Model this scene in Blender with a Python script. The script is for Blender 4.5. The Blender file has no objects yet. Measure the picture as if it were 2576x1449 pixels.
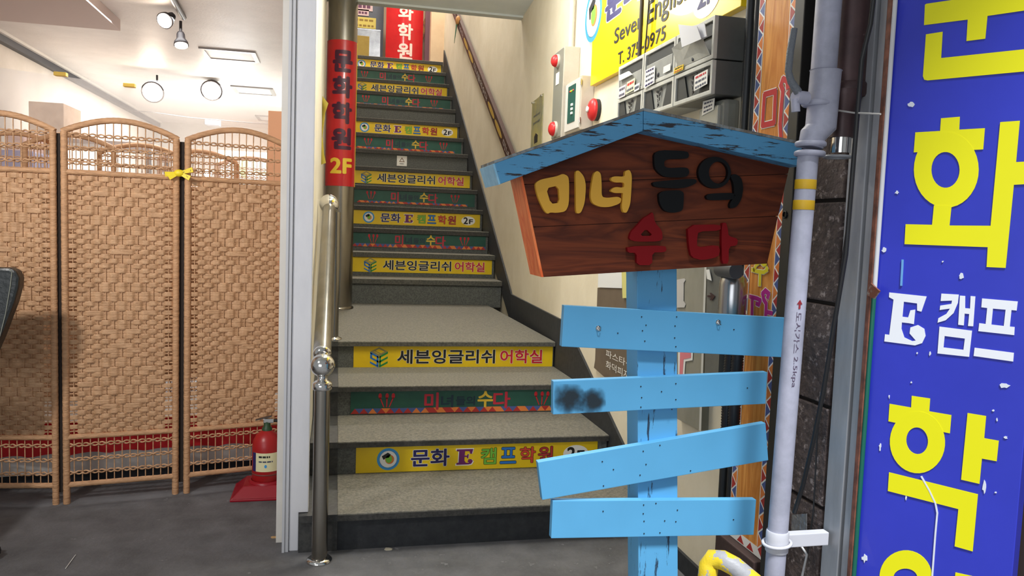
import bpy, bmesh, math, random
from mathutils import Vector, Matrix
from mathutils.geometry import tessellate_polygon
random.seed(7)
SC = bpy.context.scene
COL = SC.collection
R = math.radians

# ------------------------------------------------------------------ camera
IW, IH, FPX = 2576, 1449, 1958.43
YAW, PITCH, ROLL, CH = R(12.944), R(-4.386), R(2.078), 1.2461
fw = Vector((math.sin(YAW)*math.cos(PITCH), math.cos(YAW)*math.cos(PITCH), math.sin(PITCH)))
r0 = Vector((math.cos(YAW), -math.sin(YAW), 0)); u0 = r0.cross(fw)
rt = math.cos(ROLL)*r0 + math.sin(ROLL)*u0
up = -math.sin(ROLL)*r0 + math.cos(ROLL)*u0
EYE = Vector((0, 0, CH))
cam = bpy.data.cameras.new('camera'); cam.sensor_width = 36; cam.lens = FPX/IW*36; cam.clip_start = .02
co = bpy.data.objects.new('camera', cam); COL.objects.link(co)
M4 = Matrix((rt, up, -fw)).transposed().to_4x4(); M4.translation = EYE
co.matrix_world = M4
SC.camera = co
# ------------------------------------------------------------------ light
w = bpy.data.worlds.new('world'); SC.world = w; w.use_nodes = True
w.node_tree.nodes['Background'].inputs[0].default_value = (.92, .96, 1, 1)
w.node_tree.nodes['Background'].inputs[1].default_value = .34

def area(name, loc, target, sx, sy, power, col=(1, 1, 1), spread=180):
    l = bpy.data.lights.new(name, 'AREA'); l.shape = 'RECTANGLE'; l.size = sx; l.size_y = sy
    l.energy = power; l.color = col; l.spread = R(spread)
    o = bpy.data.objects.new(name, l); COL.objects.link(o); o.location = loc
    d = Vector(target)-Vector(loc); o.rotation_euler = d.to_track_quat('-Z', 'Y').to_euler()
    return o
def spot(name, loc, target, power, col, size=70, blend=.6, rad=.04):
    l = bpy.data.lights.new(name, 'SPOT'); l.energy = power; l.color = col; l.spot_size = R(size); l.spot_blend = blend; l.shadow_soft_size = rad
    o = bpy.data.objects.new(name, l); COL.objects.link(o); o.location = loc
    d = Vector(target)-Vector(loc); o.rotation_euler = d.to_track_quat('-Z', 'Y').to_euler()
    return o
sun = bpy.data.lights.new('street_sun', 'SUN'); sun.energy = 5.2; sun.angle = R(11); sun.color = (.95, .98, 1)
so = bpy.data.objects.new('street_sun', sun); COL.objects.link(so); so.location = (0, -4, 8)
so.rotation_euler = Vector((.12, 1, -1.8)).to_track_quat('-Z', 'Y').to_euler()
def point(name, loc, power, col, rad):
    l = bpy.data.lights.new(name, 'POINT'); l.energy = power; l.color = col; l.shadow_soft_size = rad
    o = bpy.data.objects.new(name, l); COL.objects.link(o); o.location = loc; return o
area('street_daylight', (-2.3, -2.3, 1.35), (.6, 2, 1.0), 2.6, 1.8, 46, (.92, .96, 1))
area('entrance_lamp', (.62, 3.3, 2.80), (1.1, 3.7, 0), .25, 1.1, 34, (1, .97, .90))
point('soffit_fill', (.60, 4.25, 2.60), 18, (1, .99, .96), .10)  # unseen point fill added to brighten the soffit
area('screen_lamp', (-1.75, 1.2, 2.45), (-.8, 3.7, 1.4), .18, .18, 16, (1, .96, .92), 95)
area('stair_top_lamp', (.75, 9.9, 5.6), (.75, 9.2, 2), .8, .4, 95, (1, .94, .84))
area('stair_mid_fill', (.75, 7.2, 4.6), (.75, 7.2, 1), .3, .9, 40, (1, .95, .86))  # unseen fill added to lift the upper flight
area('shop_lamp', (-1.2, 8.6, 2.44), (-1.2, 8.6, 0), 1.4, 2.6, 170, (1, 1, 1))
point('shop_fill', (-1.0, 8.4, 1.9), 26, (1, 1, 1), .15)  # unseen point fill added for the shop ceiling and back wall
area('shop_lamp_front', (-1.4, 5.0, 2.44), (-1.4, 5.0, 0), 1.2, .8, 28, (1, .99, .98))
SC.view_settings.view_transform = 'Standard'; SC.view_settings.look = 'None'
SC.view_settings.gamma = 1; SC.view_settings.use_curve_mapping = False
SC.view_settings.exposure = .0

# ------------------------------------------------------------------ rays (photo pixel -> point on a plane of the place)
def ray(u, v): return fw + rt*((u-IW/2)/FPX) - up*((v-IH/2)/FPX)
def onX(u, v, x): d = ray(u, v); return EYE + d*(x/d.x)
def onY(u, v, y): d = ray(u, v); return EYE + d*(y/d.y)
def onZ(u, v, z): d = ray(u, v); return EYE + d*((z-CH)/d.z)
def onP(u, v, p, n): d = ray(u, v); return EYE + d*((Vector(p)-EYE).dot(n)/d.dot(n))

# ------------------------------------------------------------------ materials
def lin(c):
    return tuple(((x/255)/12.92 if x/255 <= .04045 else ((x/255+.055)/1.055)**2.4) for x in c)
MATS = {}
def M(name, rgb, rough=.6, metal=0, var=None, bump=None, spec=.5, stretch=None, var2=None, emit=0, coat=0):
    """rgb in sRGB; var=(rgb2, scale, lo, hi) noise mix; var2 a second one; bump=(scale, strength)"""
    if name in MATS: return MATS[name]
    m = bpy.data.materials.new(name); m.use_nodes = True
    nt = m.node_tree; N = nt.nodes; L = nt.links; b = N['Principled BSDF']
    b.inputs['Roughness'].default_value = rough; b.inputs['Metallic'].default_value = metal
    b.inputs['Specular IOR Level'].default_value = spec
    b.inputs['Coat Weight'].default_value = coat
    c = (*lin(rgb), 1); b.inputs['Base Color'].default_value = c
    tc = N.new('ShaderNodeTexCoord'); mp = N.new('ShaderNodeMapping'); L.new(tc.outputs['Object'], mp.inputs[0])
    if stretch: mp.inputs['Scale'].default_value = stretch
    prev = None
    for v in (var, var2):
        if not v: continue
        n = N.new('ShaderNodeTexNoise'); n.inputs['Scale'].default_value = v[1]; n.inputs['Detail'].default_value = 6; n.inputs['Roughness'].default_value = .65
        L.new(mp.outputs[0], n.inputs['Vector'])
        r = N.new('ShaderNodeValToRGB'); r.color_ramp.elements[0].position = v[2]; r.color_ramp.elements[1].position = v[3]
        L.new(n.outputs['Fac'], r.inputs[0])
        mx = N.new('ShaderNodeMix'); mx.data_type = 'RGBA'
        L.new(r.outputs[0], mx.inputs['Factor'])
        if prev is None: mx.inputs['A'].default_value = c
        else: L.new(prev, mx.inputs['A'])
        mx.inputs['B'].default_value = (*lin(v[0]), 1); prev = mx.outputs['Result']
    if prev is not None: L.new(prev, b.inputs['Base Color'])
    if bump:
        n = N.new('ShaderNodeTexNoise'); n.inputs['Scale'].default_value = bump[0]; n.inputs['Detail'].default_value = 5
        L.new(mp.outputs[0], n.inputs['Vector'])
        bp = N.new('ShaderNodeBump'); bp.inputs['Strength'].default_value = bump[1]; bp.inputs['Distance'].default_value = .01
        L.new(n.outputs['Fac'], bp.inputs['Height']); L.new(bp.outputs[0], b.inputs['Normal'])
    if emit:
        b.inputs['Emission Color'].default_value = c; b.inputs['Emission Strength'].default_value = emit
    MATS[name] = m
    return m

def wood_mat(name, dark, light, axis='X', scale=6, knots=True, rough=.5, wear=None):
    m = bpy.data.materials.new(name); m.use_nodes = True
    nt = m.node_tree; N = nt.nodes; L = nt.links; b = N['Principled BSDF']; b.inputs['Roughness'].default_value = rough
    tc = N.new('ShaderNodeTexCoord'); mp = N.new('ShaderNodeMapping'); L.new(tc.outputs['Object'], mp.inputs[0])
    s = [scale]*3; s['XYZ'.index(axis)] = scale*.12; mp.inputs['Scale'].default_value = s
    n = N.new('ShaderNodeTexNoise'); n.inputs['Scale'].default_value = 2.2; n.inputs['Detail'].default_value = 8; n.inputs['Distortion'].default_value = 1.2
    L.new(mp.outputs[0], n.inputs['Vector'])
    wv = N.new('ShaderNodeMath'); wv.operation = 'MULTIPLY'; wv.inputs[1].default_value = 9
    L.new(n.outputs['Fac'], wv.inputs[0])
    fr = N.new('ShaderNodeMath'); fr.operation = 'PINGPONG'; fr.inputs[1].default_value = 1; L.new(wv.outputs[0], fr.inputs[0])
    r = N.new('ShaderNodeValToRGB'); r.color_ramp.elements[0].color = (*lin(dark), 1); r.color_ramp.elements[1].color = (*lin(light), 1)
    L.new(fr.outputs[0], r.inputs[0]); out = r.outputs[0]
    L.new(out, b.inputs['Base Color']); b.inputs['Specular IOR Level'].default_value = .3
    bp = N.new('ShaderNodeBump'); bp.inputs['Strength'].default_value = .12; bp.inputs['Distance'].default_value = .005
    L.new(fr.outputs[0], bp.inputs['Height']); L.new(bp.outputs[0], b.inputs['Normal'])
    MATS[name] = m
    return m

def worn_paint(name, rgb, wear, axis='X', amount=.62, scale=14, rough=.45):
    """paint over wood: long cracks along one axis show the wood below"""
    m = bpy.data.materials.new(name); m.use_nodes = True
    nt = m.node_tree; N = nt.nodes; L = nt.links; b = N['Principled BSDF']; b.inputs['Roughness'].default_value = rough
    tc = N.new('ShaderNodeTexCoord'); mp = N.new('ShaderNodeMapping'); L.new(tc.outputs['Object'], mp.inputs[0])
    s = [scale*2.2]*3; s['XYZ'.index(axis)] = scale*.22; mp.inputs['Scale'].default_value = s
    n = N.new('ShaderNodeTexNoise'); n.inputs['Scale'].default_value = 2.; n.inputs['Detail'].default_value = 8; n.inputs['Roughness'].default_value = .7
    L.new(mp.outputs[0], n.inputs['Vector'])
    r = N.new('ShaderNodeValToRGB'); r.color_ramp.elements[0].position = amount; r.color_ramp.elements[1].position = amount+.02
    L.new(n.outputs['Fac'], r.inputs[0])
    n2 = N.new('ShaderNodeTexNoise'); n2.inputs['Scale'].default_value = 5; n2.inputs['Detail'].default_value = 5
    L.new(tc.outputs['Object'], n2.inputs['Vector'])
    m1 = N.new('ShaderNodeMix'); m1.data_type = 'RGBA'
    m1.inputs['A'].default_value = (*lin(tuple(x*.93 for x in rgb)), 1); m1.inputs['B'].default_value = (*lin(tuple(min(255, x*1.05) for x in rgb)), 1)
    L.new(n2.outputs['Fac'], m1.inputs['Factor'])
    mx = N.new('ShaderNodeMix'); mx.data_type = 'RGBA'; L.new(r.outputs[0], mx.inputs['Factor'])
    L.new(m1.outputs['Result'], mx.inputs['A']); mx.inputs['B'].default_value = (*lin(wear), 1)
    L.new(mx.outputs['Result'], b.inputs['Base Color'])
    bp = N.new('ShaderNodeBump'); bp.inputs['Strength'].default_value = .35; bp.inputs['Distance'].default_value = .004; bp.invert = True
    L.new(r.outputs[0], bp.inputs['Height']); L.new(bp.outputs[0], b.inputs['Normal'])
    MATS[name] = m
    return m

# ------------------------------------------------------------------ geometry helpers (world coordinates; meshes are stored relative to their thing's origin)
ORG = {}
class G:
    def __init__(s): s.v = []; s.f = []; s.sm = []
    def add(s, vs, fs, smooth=False):
        o = len(s.v); s.v += [Vector(p) for p in vs]
        for f in fs: s.f.append([i+o for i in f]); s.sm.append(smooth)
        return s
    def box(s, a, b):
        x0, y0, z0 = a; x1, y1, z1 = b
        return s.hexa([(x0, y0, z0), (x1, y0, z0), (x1, y1, z0), (x0, y1, z0)], [(x0, y0, z1), (x1, y0, z1), (x1, y1, z1), (x0, y1, z1)])
    def hexa(s, A, B):
        return s.add(list(A)+list(B), [(3, 2, 1, 0), (4, 5, 6, 7), (0, 1, 5, 4), (1, 2, 6, 5), (2, 3, 7, 6), (3, 0, 4, 7)])
    def prism(s, loops, d):
        """loops of 3-D points in one plane (outer first, then holes); extruded by vector d"""
        d = Vector(d); loops = [[Vector(p) for p in l] for l in loops]
        flat = [p for l in loops for p in l]; n = len(flat)
        tri = tessellate_polygon(loops)
        fs = [tuple(t) for t in tri]+[tuple(i+n for i in reversed(t)) for t in tri]
        o = 0
        for l in loops:
            k = len(l)
            for i in range(k): fs.append((o+i, o+(i+1) % k, n+o+(i+1) % k, n+o+i))
            o += k
        return s.add(flat+[p+d for p in flat], fs)
    def tube(s, pts, r, n=12, caps=True, smooth=True):
        pts = [Vector(p) for p in pts]; k = len(pts)
        rr = r if isinstance(r, (list, tuple)) else [r]*k
        tang = []
        for i in range(k):
            a = pts[max(0, i-1)]; b = pts[min(k-1, i+1)]; tang.append((b-a).normalized() if (b-a).length > 1e-9 else Vector((0, 0, 1)))
        ref = Vector((0, 0, 1)) if abs(tang[0].z) < .9 else Vector((0, 1, 0))
        x = tang[0].cross(ref).normalized(); vs = []
        for i in range(k):
            x = (x-tang[i]*x.dot(tang[i])).normalized(); y = tang[i].cross(x)
            for j in range(n):
                a = 2*math.pi*j/n; vs.append(pts[i]+x*rr[i]*math.cos(a)+y*rr[i]*math.sin(a))
        fs = [(i*n+j, i*n+(j+1) % n, (i+1)*n+(j+1) % n, (i+1)*n+j) for i in range(k-1) for j in range(n)]
        s.add(vs, fs, smooth)
        if caps:
            s.add(vs[:n], [tuple(reversed(range(n)))]); s.add(vs[-n:], [tuple(range(n))])
        return s
    def lathe(s, c, prof, n=24, axis=(0, 0, 1), smooth=True):
        """prof [(r, h)] about axis through c"""
        ax = Vector(axis).normalized(); ref = Vector((1, 0, 0)) if abs(ax.x) < .9 else Vector((0, 0, 1))
        x = ax.cross(ref).normalized(); y = ax.cross(x); c = Vector(c)
        vs = [c+ax*h+x*r*math.cos(2*math.pi*j/n)+y*r*math.sin(2*math.pi*j/n) for r, h in prof for j in range(n)]
        k = len(prof)
        fs = [(i*n+j, i*n+(j+1) % n, (i+1)*n+(j+1) % n, (i+1)*n+j) for i in range(k-1) for j in range(n)]
        s.add(vs, fs, smooth)
        s.add(vs[:n], [tuple(reversed(range(n)))]); s.add(vs[-n:], [tuple(range(n))])
        return s
    def sphere(s, c, r, n=20, m=12, sc=(1, 1, 1)):
        return s.lathe2(c, r, n, m, sc)
    def lathe2(s, c, r, n, m, sc):
        c = Vector(c); vs = []
        for i in range(m+1):
            t = math.pi*i/m
            for j in range(n):
                a = 2*math.pi*j/n; vs.append(c+Vector((r*sc[0]*math.sin(t)*math.cos(a), r*sc[1]*math.sin(t)*math.sin(a), -r*sc[2]*math.cos(t))))
        fs = [(i*n+j, i*n+(j+1) % n, (i+1)*n+(j+1) % n, (i+1)*n+j) for i in range(m) for j in range(n)]
        return s.add(vs, fs, True)

def bevel(me, wd, seg=2):
    bm = bmesh.new(); bm.from_mesh(me); bmesh.ops.remove_doubles(bm, verts=bm.verts, dist=1e-5)
    es = [e for e in bm.edges if len(e.link_faces) == 2 and e.calc_face_angle(0) > R(28)]
    bmesh.ops.bevel(bm, geom=es, offset=wd, segments=seg, affect='EDGES', profile=.6, clamp_overlap=True)
    bm.to_mesh(me); bm.free()

def obj(name, g, mat, parent=None, bev=0, label=None, cat=None, group=None, kind=None, org=None):
    me = bpy.data.meshes.new(name)
    if parent is not None: o0 = ORG[parent.name]
    elif org is not None: o0 = Vector(org)
    else:
        lo = [min(p[i] for p in g.v) for i in range(3)]; hi = [max(p[i] for p in g.v) for i in range(3)]
        o0 = Vector(((lo[0]+hi[0])/2, (lo[1]+hi[1])/2, lo[2]))
    me.from_pydata([tuple(p-o0) for p in g.v], [], g.f)
    me.polygons.foreach_set('use_smooth', g.sm)
    bm = bmesh.new(); bm.from_mesh(me); bmesh.ops.recalc_face_normals(bm, faces=bm.faces); bm.to_mesh(me); bm.free()
    if bev: bevel(me, bev)
    me.materials.append(mat); me.update()
    o = bpy.data.objects.new(name, me); COL.objects.link(o)
    ORG[o.name] = o0.copy()
    if parent is not None: o.parent = parent
    else: o.location = o0
    tag(o, label, cat, group, kind)
    return o
def tag(o, label=None, cat=None, group=None, kind=None):
    for k, v in (('label', label), ('category', cat), ('group', group), ('kind', kind)):
        if v: o[k] = v
    return o
def thing(name, loc, label=None, cat=None, group=None, kind=None):
    o = bpy.data.objects.new(name, None); o.empty_display_size = .1; COL.objects.link(o); o.location = loc
    ORG[o.name] = Vector(loc)
    return tag(o, label, cat, group, kind)
def copy_tree(o, parent=None):
    c = o.copy(); COL.objects.link(c); ORG[c.name] = ORG[o.name].copy()
    if parent is not None: c.parent = parent; c.matrix_parent_inverse = Matrix()
    for ch in list(o.children): copy_tree(ch, c)
    return c

# text -> flat triangles in a unit box
TXT = {}
def text_mesh(body, off=0.0, space=1.0):
    key = (body, round(off, 4), space)
    if key not in TXT:
        c = bpy.data.curves.new('lettering', 'FONT'); c.body = body; c.offset = off; c.resolution_u = 3; c.space_character = space
        o = bpy.data.objects.new('lettering', c); COL.objects.link(o)
        me = bpy.data.meshes.new_from_object(o.evaluated_get(bpy.context.evaluated_depsgraph_get()))
        TXT[key] = ([v.co.copy() for v in me.vertices], [tuple(p.vertices) for p in me.polygons])
        bpy.data.objects.remove(o); bpy.data.curves.remove(c); bpy.data.meshes.remove(me)
    return TXT[key]
def shifts(off):
    if off < .009: return [(0, 0)]
    return [(0, 0)]+[(off*math.cos(math.pi*k/4), off*math.sin(math.pi*k/4)) for k in range(8)]
def text_g(body, fn, off=0.0, space=1.0, box=None, g=None):
    """fn(u, v) maps the unit box to a 3-D point; box = (u0, v0, u1, v1) inside it; off thickens the strokes"""
    vs, fs = text_mesh(body, 0, space)
    x0, x1 = min(p.x for p in vs), max(p.x for p in vs); y0, y1 = min(p.y for p in vs), max(p.y for p in vs)
    m_ = .012; x0 -= m_; x1 += m_; y0 -= m_; y1 += m_
    u0_, v0_, u1_, v1_ = box or (0, 0, 1, 1)
    o_ = fn(.5, .5); nn = (fn(.51, .5)-o_).cross(fn(.5, .51)-o_).normalized()
    g = g or G()
    for k, (dx, dy) in enumerate(shifts(off)):
        g.add([fn(u0_+(p.x+dx-x0)/(x1-x0)*(u1_-u0_), v0_+(p.y+dy-y0)/(y1-y0)*(v1_-v0_))+nn*(4e-5*k) for p in vs], fs)
    return g
def text_curved(body, fn, off, box, cuts=26):
    me = bpy.data.meshes.new('tmp'); vs, fs = text_mesh(body, 0); me.from_pydata([tuple(v) for v in vs], [], fs)
    bm = bmesh.new(); bm.from_mesh(me); bpy.data.meshes.remove(me)
    x0, x1 = min(p.x for p in vs), max(p.x for p in vs); y0, y1 = min(p.y for p in vs), max(p.y for p in vs)
    for i in range(1, cuts):
        bmesh.ops.bisect_plane(bm, geom=bm.verts[:]+bm.edges[:]+bm.faces[:], plane_co=(x0+(x1-x0)*i/cuts, 0, 0), plane_no=(1, 0, 0))
    bm.verts.ensure_lookup_table(); bm.verts.index_update()
    u0_, v0_, u1_, v1_ = box; g = G(); x0 -= off; x1 += off; y0 -= off; y1 += off
    for k, (dx, dy) in enumerate(shifts(off)):
        def put(x, y):
            u, v = u0_+(x+dx-x0)/(x1-x0)*(u1_-u0_), v0_+(y+dy-y0)/(y1-y0)*(v1_-v0_); p = fn(u, v)
            return p+(fn(u+.01, v)-p).cross(fn(u, v+.01)-p).normalized()*(6e-5*k)
        g.add([put(v.co.x, v.co.y) for v in bm.verts], [[v.index for v in f.verts] for f in bm.faces])
    bm.free(); return g
def ink_g(fn, box, seed=1):
    rnd = random.Random(seed); g = G(); u, v0, u1, v1 = box[0], *box[1:2], box[2], box[3]
    while u < u1-.03:
        w_ = min(u1-u, (u1-box[0])*rnd.uniform(.12, .30)); c = (v0+v1)/2; h = (v1-v0)*.32
        g.add([fn(u, c-h), fn(u+w_, c-h), fn(u+w_, c+h), fn(u, c+h)], [(0, 1, 2, 3)]); u += w_+(u1-box[0])*.06
    return g
def lerp(a, b, t): return a+(b-a)*t
def quad_fn(bl, br, tr, tl, lift=(0, 0, 0)):
    bl, br, tr, tl, lift = map(Vector, (bl, br, tr, tl, lift))
    return lambda u, v: lerp(lerp(bl, br, u), lerp(tl, tr, u), v)+lift
def rect_fn(p, X, Y, lift=(0, 0, 0)):
    p, X, Y, lift = map(Vector, (p, X, Y, lift)); return lambda u, v: p+X*u+Y*v+lift
def shape(fn, pts, d, g=None, holes=()):
    """flat figure given in unit coordinates of fn"""
    g = g or G()
    return g.prism([[fn(*p) for p in pts]]+[[fn(*p) for p in h] for h in holes], d)
def ell(cx, cy, rx, ry, n=28, a0=0, a1=360, rot=0):
    out = []
    k = n if abs(a1-a0) >= 360 else n+1
    for i in range(k):
        a = R(a0+(a1-a0)*i/n); x, y = rx*math.cos(a), ry*math.sin(a); c, s_ = math.cos(R(rot)), math.sin(R(rot))
        out.append((cx+x*c-y*s_, cy+x*s_+y*c))
    return out
def spread(pts, xlate, sc=1): return [((x-xlate[0])*sc, (y-xlate[1])*sc) for x, y in pts]

# ------------------------------------------------------------------ palette
concrete = M('dark worn concrete', (112, 112, 115), .8, var=((84, 84, 86), 6, .35, .7), var2=((160, 160, 162), 24, .64, .78), bump=(60, .25))
terrazzo = M('grey terrazzo', (124, 120, 108), .7, var=((94, 92, 84), 90, .4, .62), var2=((165, 160, 148), 160, .6, .7), bump=(120, .12))
terrazzo_dark = M('dark nosing stone', (74, 72, 68), .75, var=((54, 53, 50), 80, .4, .65), bump=(120, .15))  # front faces of the treads, darker than their tops
riser_grey = M('grey riser stone', (104, 106, 102), .75, var=((78, 80, 78), 110, .4, .6), var2=((140, 142, 138), 190, .6, .7), bump=(120, .1))
black_paint = M('black painted base', (36, 38, 42), .65, var=((52, 54, 56), 30, .4, .75), bump=(40, .1))
cream = M('cream painted wall', (230, 220, 198), .8, var=((216, 204, 178), 3, .35, .75), bump=(35, .08))
cream_stair = M('stair wall paint', (206, 194, 160), .8, var=((188, 172, 138), 2.5, .3, .75), bump=(30, .08))
white_wall = M('white plaster', (226, 222, 214), .8, var=((210, 204, 196), 3, .3, .7), bump=(20, .05))
ceil_mat = M('off white ceiling paper', (226, 221, 217), .5, var=((214, 209, 205), 4, .3, .7), bump=(55, .12))
soffit_mat = M('pale blue grey soffit', (232, 240, 243), .6, var=((220, 229, 232), 3, .3, .7))
grey_jamb = M('grey painted jamb', (230, 230, 234), .5, var=((214, 214, 220), 5, .4, .75), var2=((120, 118, 118), 24, .74, .78), stretch=(1, 1, .35), bump=(30, .12))
stainless = M('brushed stainless', (164, 158, 148), .26, 1, var=((136, 130, 120), 8, .3, .7), stretch=(1, 1, .2))
chrome = M('polished steel', (214, 212, 208), .12, 1)
alu = M('dull aluminium', (190, 191, 196), .45, .2, var=((126, 128, 132), 5, .3, .7), stretch=(1, 1, .2))
alu_dark = M('shadow grey metal', (84, 86, 90), .5, .5)
yellow_print = M('yellow print', (240, 205, 20), .45, var=((226, 188, 18), 5, .3, .8))
white_print = M('white print', (240, 238, 232), .5)
navy = M('navy print', (36, 30, 92), .5); black_print = M('black print', (24, 24, 28), .5)
red_print = M('red print', (200, 30, 44), .5); purple = M('purple print', (110, 30, 100), .5)
green_l = M('light green print', (118, 190, 60), .5); blue_l = M('blue print', (40, 116, 200), .5); sky_l = M('cyan print', (60, 150, 215), .5)
orange_l = M('vermilion print', (214, 70, 50), .5); green_d = M('deep green print', (30, 140, 70), .5)
green_board = M('dark green print', (32, 82, 70), .5, var=((40, 92, 78), 8, .4, .7))
tri_orange = M('orange print', (224, 128, 60), .5); tri_red = M('brick red print', (176, 48, 44), .5); tri_blue = M('slate blue print', (74, 92, 150), .5)
gold_print = M('gold print', (226, 190, 60), .5); teal_ink = M('dark teal ink', (26, 50, 66), .5); crimson = M('crimson ink', (190, 40, 60), .5)
rattan = M('rattan fibre', (210, 166, 126), .6, var=((172, 130, 92), 22, .35, .7), var2=((224, 188, 150), 45, .6, .75), bump=(90, .3), stretch=(1, 1, 2.5))
rattan_frame = M('wrapped rattan frame', (206, 158, 116), .6, var=((180, 136, 98), 60, .4, .65), bump=(120, .5), stretch=(.4, .4, 1.6))
blue_paint = worn_paint('blue painted plank', (92, 168, 214), (40, 52, 64), 'X', .765, 9)
blue_roof = worn_paint('worn blue roof paint', (84, 154, 198), (44, 44, 50), 'X', .572, 24)
blue_post = worn_paint('worn blue post paint', (92, 168, 216), (44, 66, 88), 'Z', .60, 11)
blue_end = M('pale blue end grain', (150, 205, 232), .5, var=((120, 180, 214), 30, .4, .7))
sign_wood = wood_mat('brown stained board', (78, 32, 15), (114, 52, 25), 'X', 7, rough=.62)
sign_wood_lit = wood_mat('lit edge of brown board', (238, 106, 54), (255, 144, 86), 'Z', 9)  # same wood as the brown board, with light from the left coloured in
panel_wood = wood_mat('printed orange wood grain', (204, 126, 54), (234, 164, 86), 'Z', 7)

# ================================================================== STRUCTURE
D1, Y1, Y4, Y5, D5, RL, RU = .461, 2.926, 4.346, 6.405, .328, .148, .204
def Yk(k): return (Y4 if k == 4 else Y1+(k-1)*D1) if k < 5 else Y5+(k-5)*D5
def Zk(k): return k*RL if k < 5 else 4*RL+(k-4)*RU
LAND = 4*RL
WX0, WX1 = 1.285, 1.40

obj('floor', G().box((-4.2, -3.5, -.1), (3.2, 12.4, 0)), concrete, kind='structure', label='dark worn concrete floor of the entrance and shop')

# right wall follows three runs: entrance, short splay, upper flight
g = G()
for (xa, ya, xb, yb, z1) in ((WX0, 1.65, WX0, 4.33, 2.89), (WX0, 4.33, WX1, 6.1, 2.89), (WX1, 6.1, WX1, 10.75, 6.4)):
    g.hexa([(xa, ya, 0), (xa+.18, ya, 0), (xb+.18, yb, 0), (xb, yb, 0)], [(xa, ya, z1), (xa+.18, ya, z1), (xb+.18, yb, z1), (xb, yb, z1)])
obj('wall_right', g, cream, kind='structure', label='cream painted wall along the right of the stairs')
g = G().box((1.22, 10.75, 3.0), (1.75, 10.9, 6.4)); g.box((-.2, 11.9, 3.0), (2.2, 12.05, 6.4))
obj('wall_back', g, M('upper landing wall', (222, 196, 164), .8, var=((206, 178, 146), 3, .3, .7)), kind='structure', label='beige walls behind the upper stair landing')
obj('floor_upper', G().box((-.1, 10.99, 3.30), (1.9, 12.05, Zk(18))), terrazzo, kind='structure', label='upper landing floor at the head of the stairs')
obj('wall_left', G().box((-.14, 3.03, 0), (-.088, 6.25, 2.89)), M('ivory wall end', (228, 222, 208), .7, var=((214, 206, 186), 4, .35, .7), bump=(20, .08)), kind='structure', label='ivory wall left of the stairs behind the jamb')
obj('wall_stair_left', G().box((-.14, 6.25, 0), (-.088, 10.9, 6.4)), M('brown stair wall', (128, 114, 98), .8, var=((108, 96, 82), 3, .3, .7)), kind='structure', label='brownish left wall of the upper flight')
obj('ceiling_entrance', G().box((-.14, 2.97, 2.89), (3.2, 6.02, 3.05)), soffit_mat, kind='structure', label='pale grey soffit over the entrance')
obj('ceiling_canopy', G().box((-4.2, .80, 2.89), (3.2, 2.97, 3.05)), soffit_mat, kind='structure', label='pale grey canopy over the pavement before the entrance')
obj('trim_1', G().box((-.14, 6.02, 2.875), (1.41, 6.10, 3.055)), M('soffit lip', (200, 205, 203), .6), kind='structure', label='lip at the back edge of the entrance soffit')
obj('wall_front_upper', G().box((-.2, 5.95, 3.06), (1.58, 6.10, 6.4)), white_wall, kind='structure', label='facade wall above the entrance soffit')
obj('ceiling_stair', G().box((-.2, 6.1, 6.3), (1.9, 12.05, 6.4)), white_wall, kind='structure', label='high ceiling over the upper flight')
# jamb
g = G().prism([[(-.148, 2.962, 0), (-.113, 2.962, 0), (-.113, 2.962, .148), (-.078, 2.962, .148), (-.078, 2.962, 2.89), (-.148, 2.962, 2.89)]], (0, .068, 0))
obj('trim_2', g, grey_jamb, kind='structure', label='grey painted wooden jamb between shop and stairs', bev=.003)
g = G().box((-.168, 2.955, 0), (-.149, 3.03, 2.89)); g.box((-.172, 2.950, 0), (-.163, 2.958, 2.89))
obj('trim_3', g, M('pale jamb edge', (206, 206, 210), .4, .1), kind='structure', label='narrow pale edge strip of the jamb')
# skirting, black
def skirt(pts, name):
    g = G()
    lo = [(p[0], p[1], p[3]) for p in pts]; hi = [(p[0], p[1], p[2]) for p in pts]
    for i in range(len(pts)-1):
        a, b, c, d = Vector(lo[i]), Vector(lo[i+1]), Vector(hi[i+1]), Vector(hi[i])
        off = Vector((-.012, 0, 0)); g.hexa([a, b, b+off, a+off], [d, c, c+off, d+off])
    return obj(name, g, black_paint, kind='structure', label='black painted skirting following the stairs')
skirt([(WX0, 1.65, .07, 0), (WX0, 2.72, .07, 0), (WX0, 3.22, .30, 0), (WX0, 3.90, .61, 0), (WX0, 4.20, .735, .3), (WX0, 4.33, .735, .4), (WX1-.004, 6.05, .72, .5), (WX1-.004, 10.64, 3.60, 3.0)], 'baseboard_right')
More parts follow.
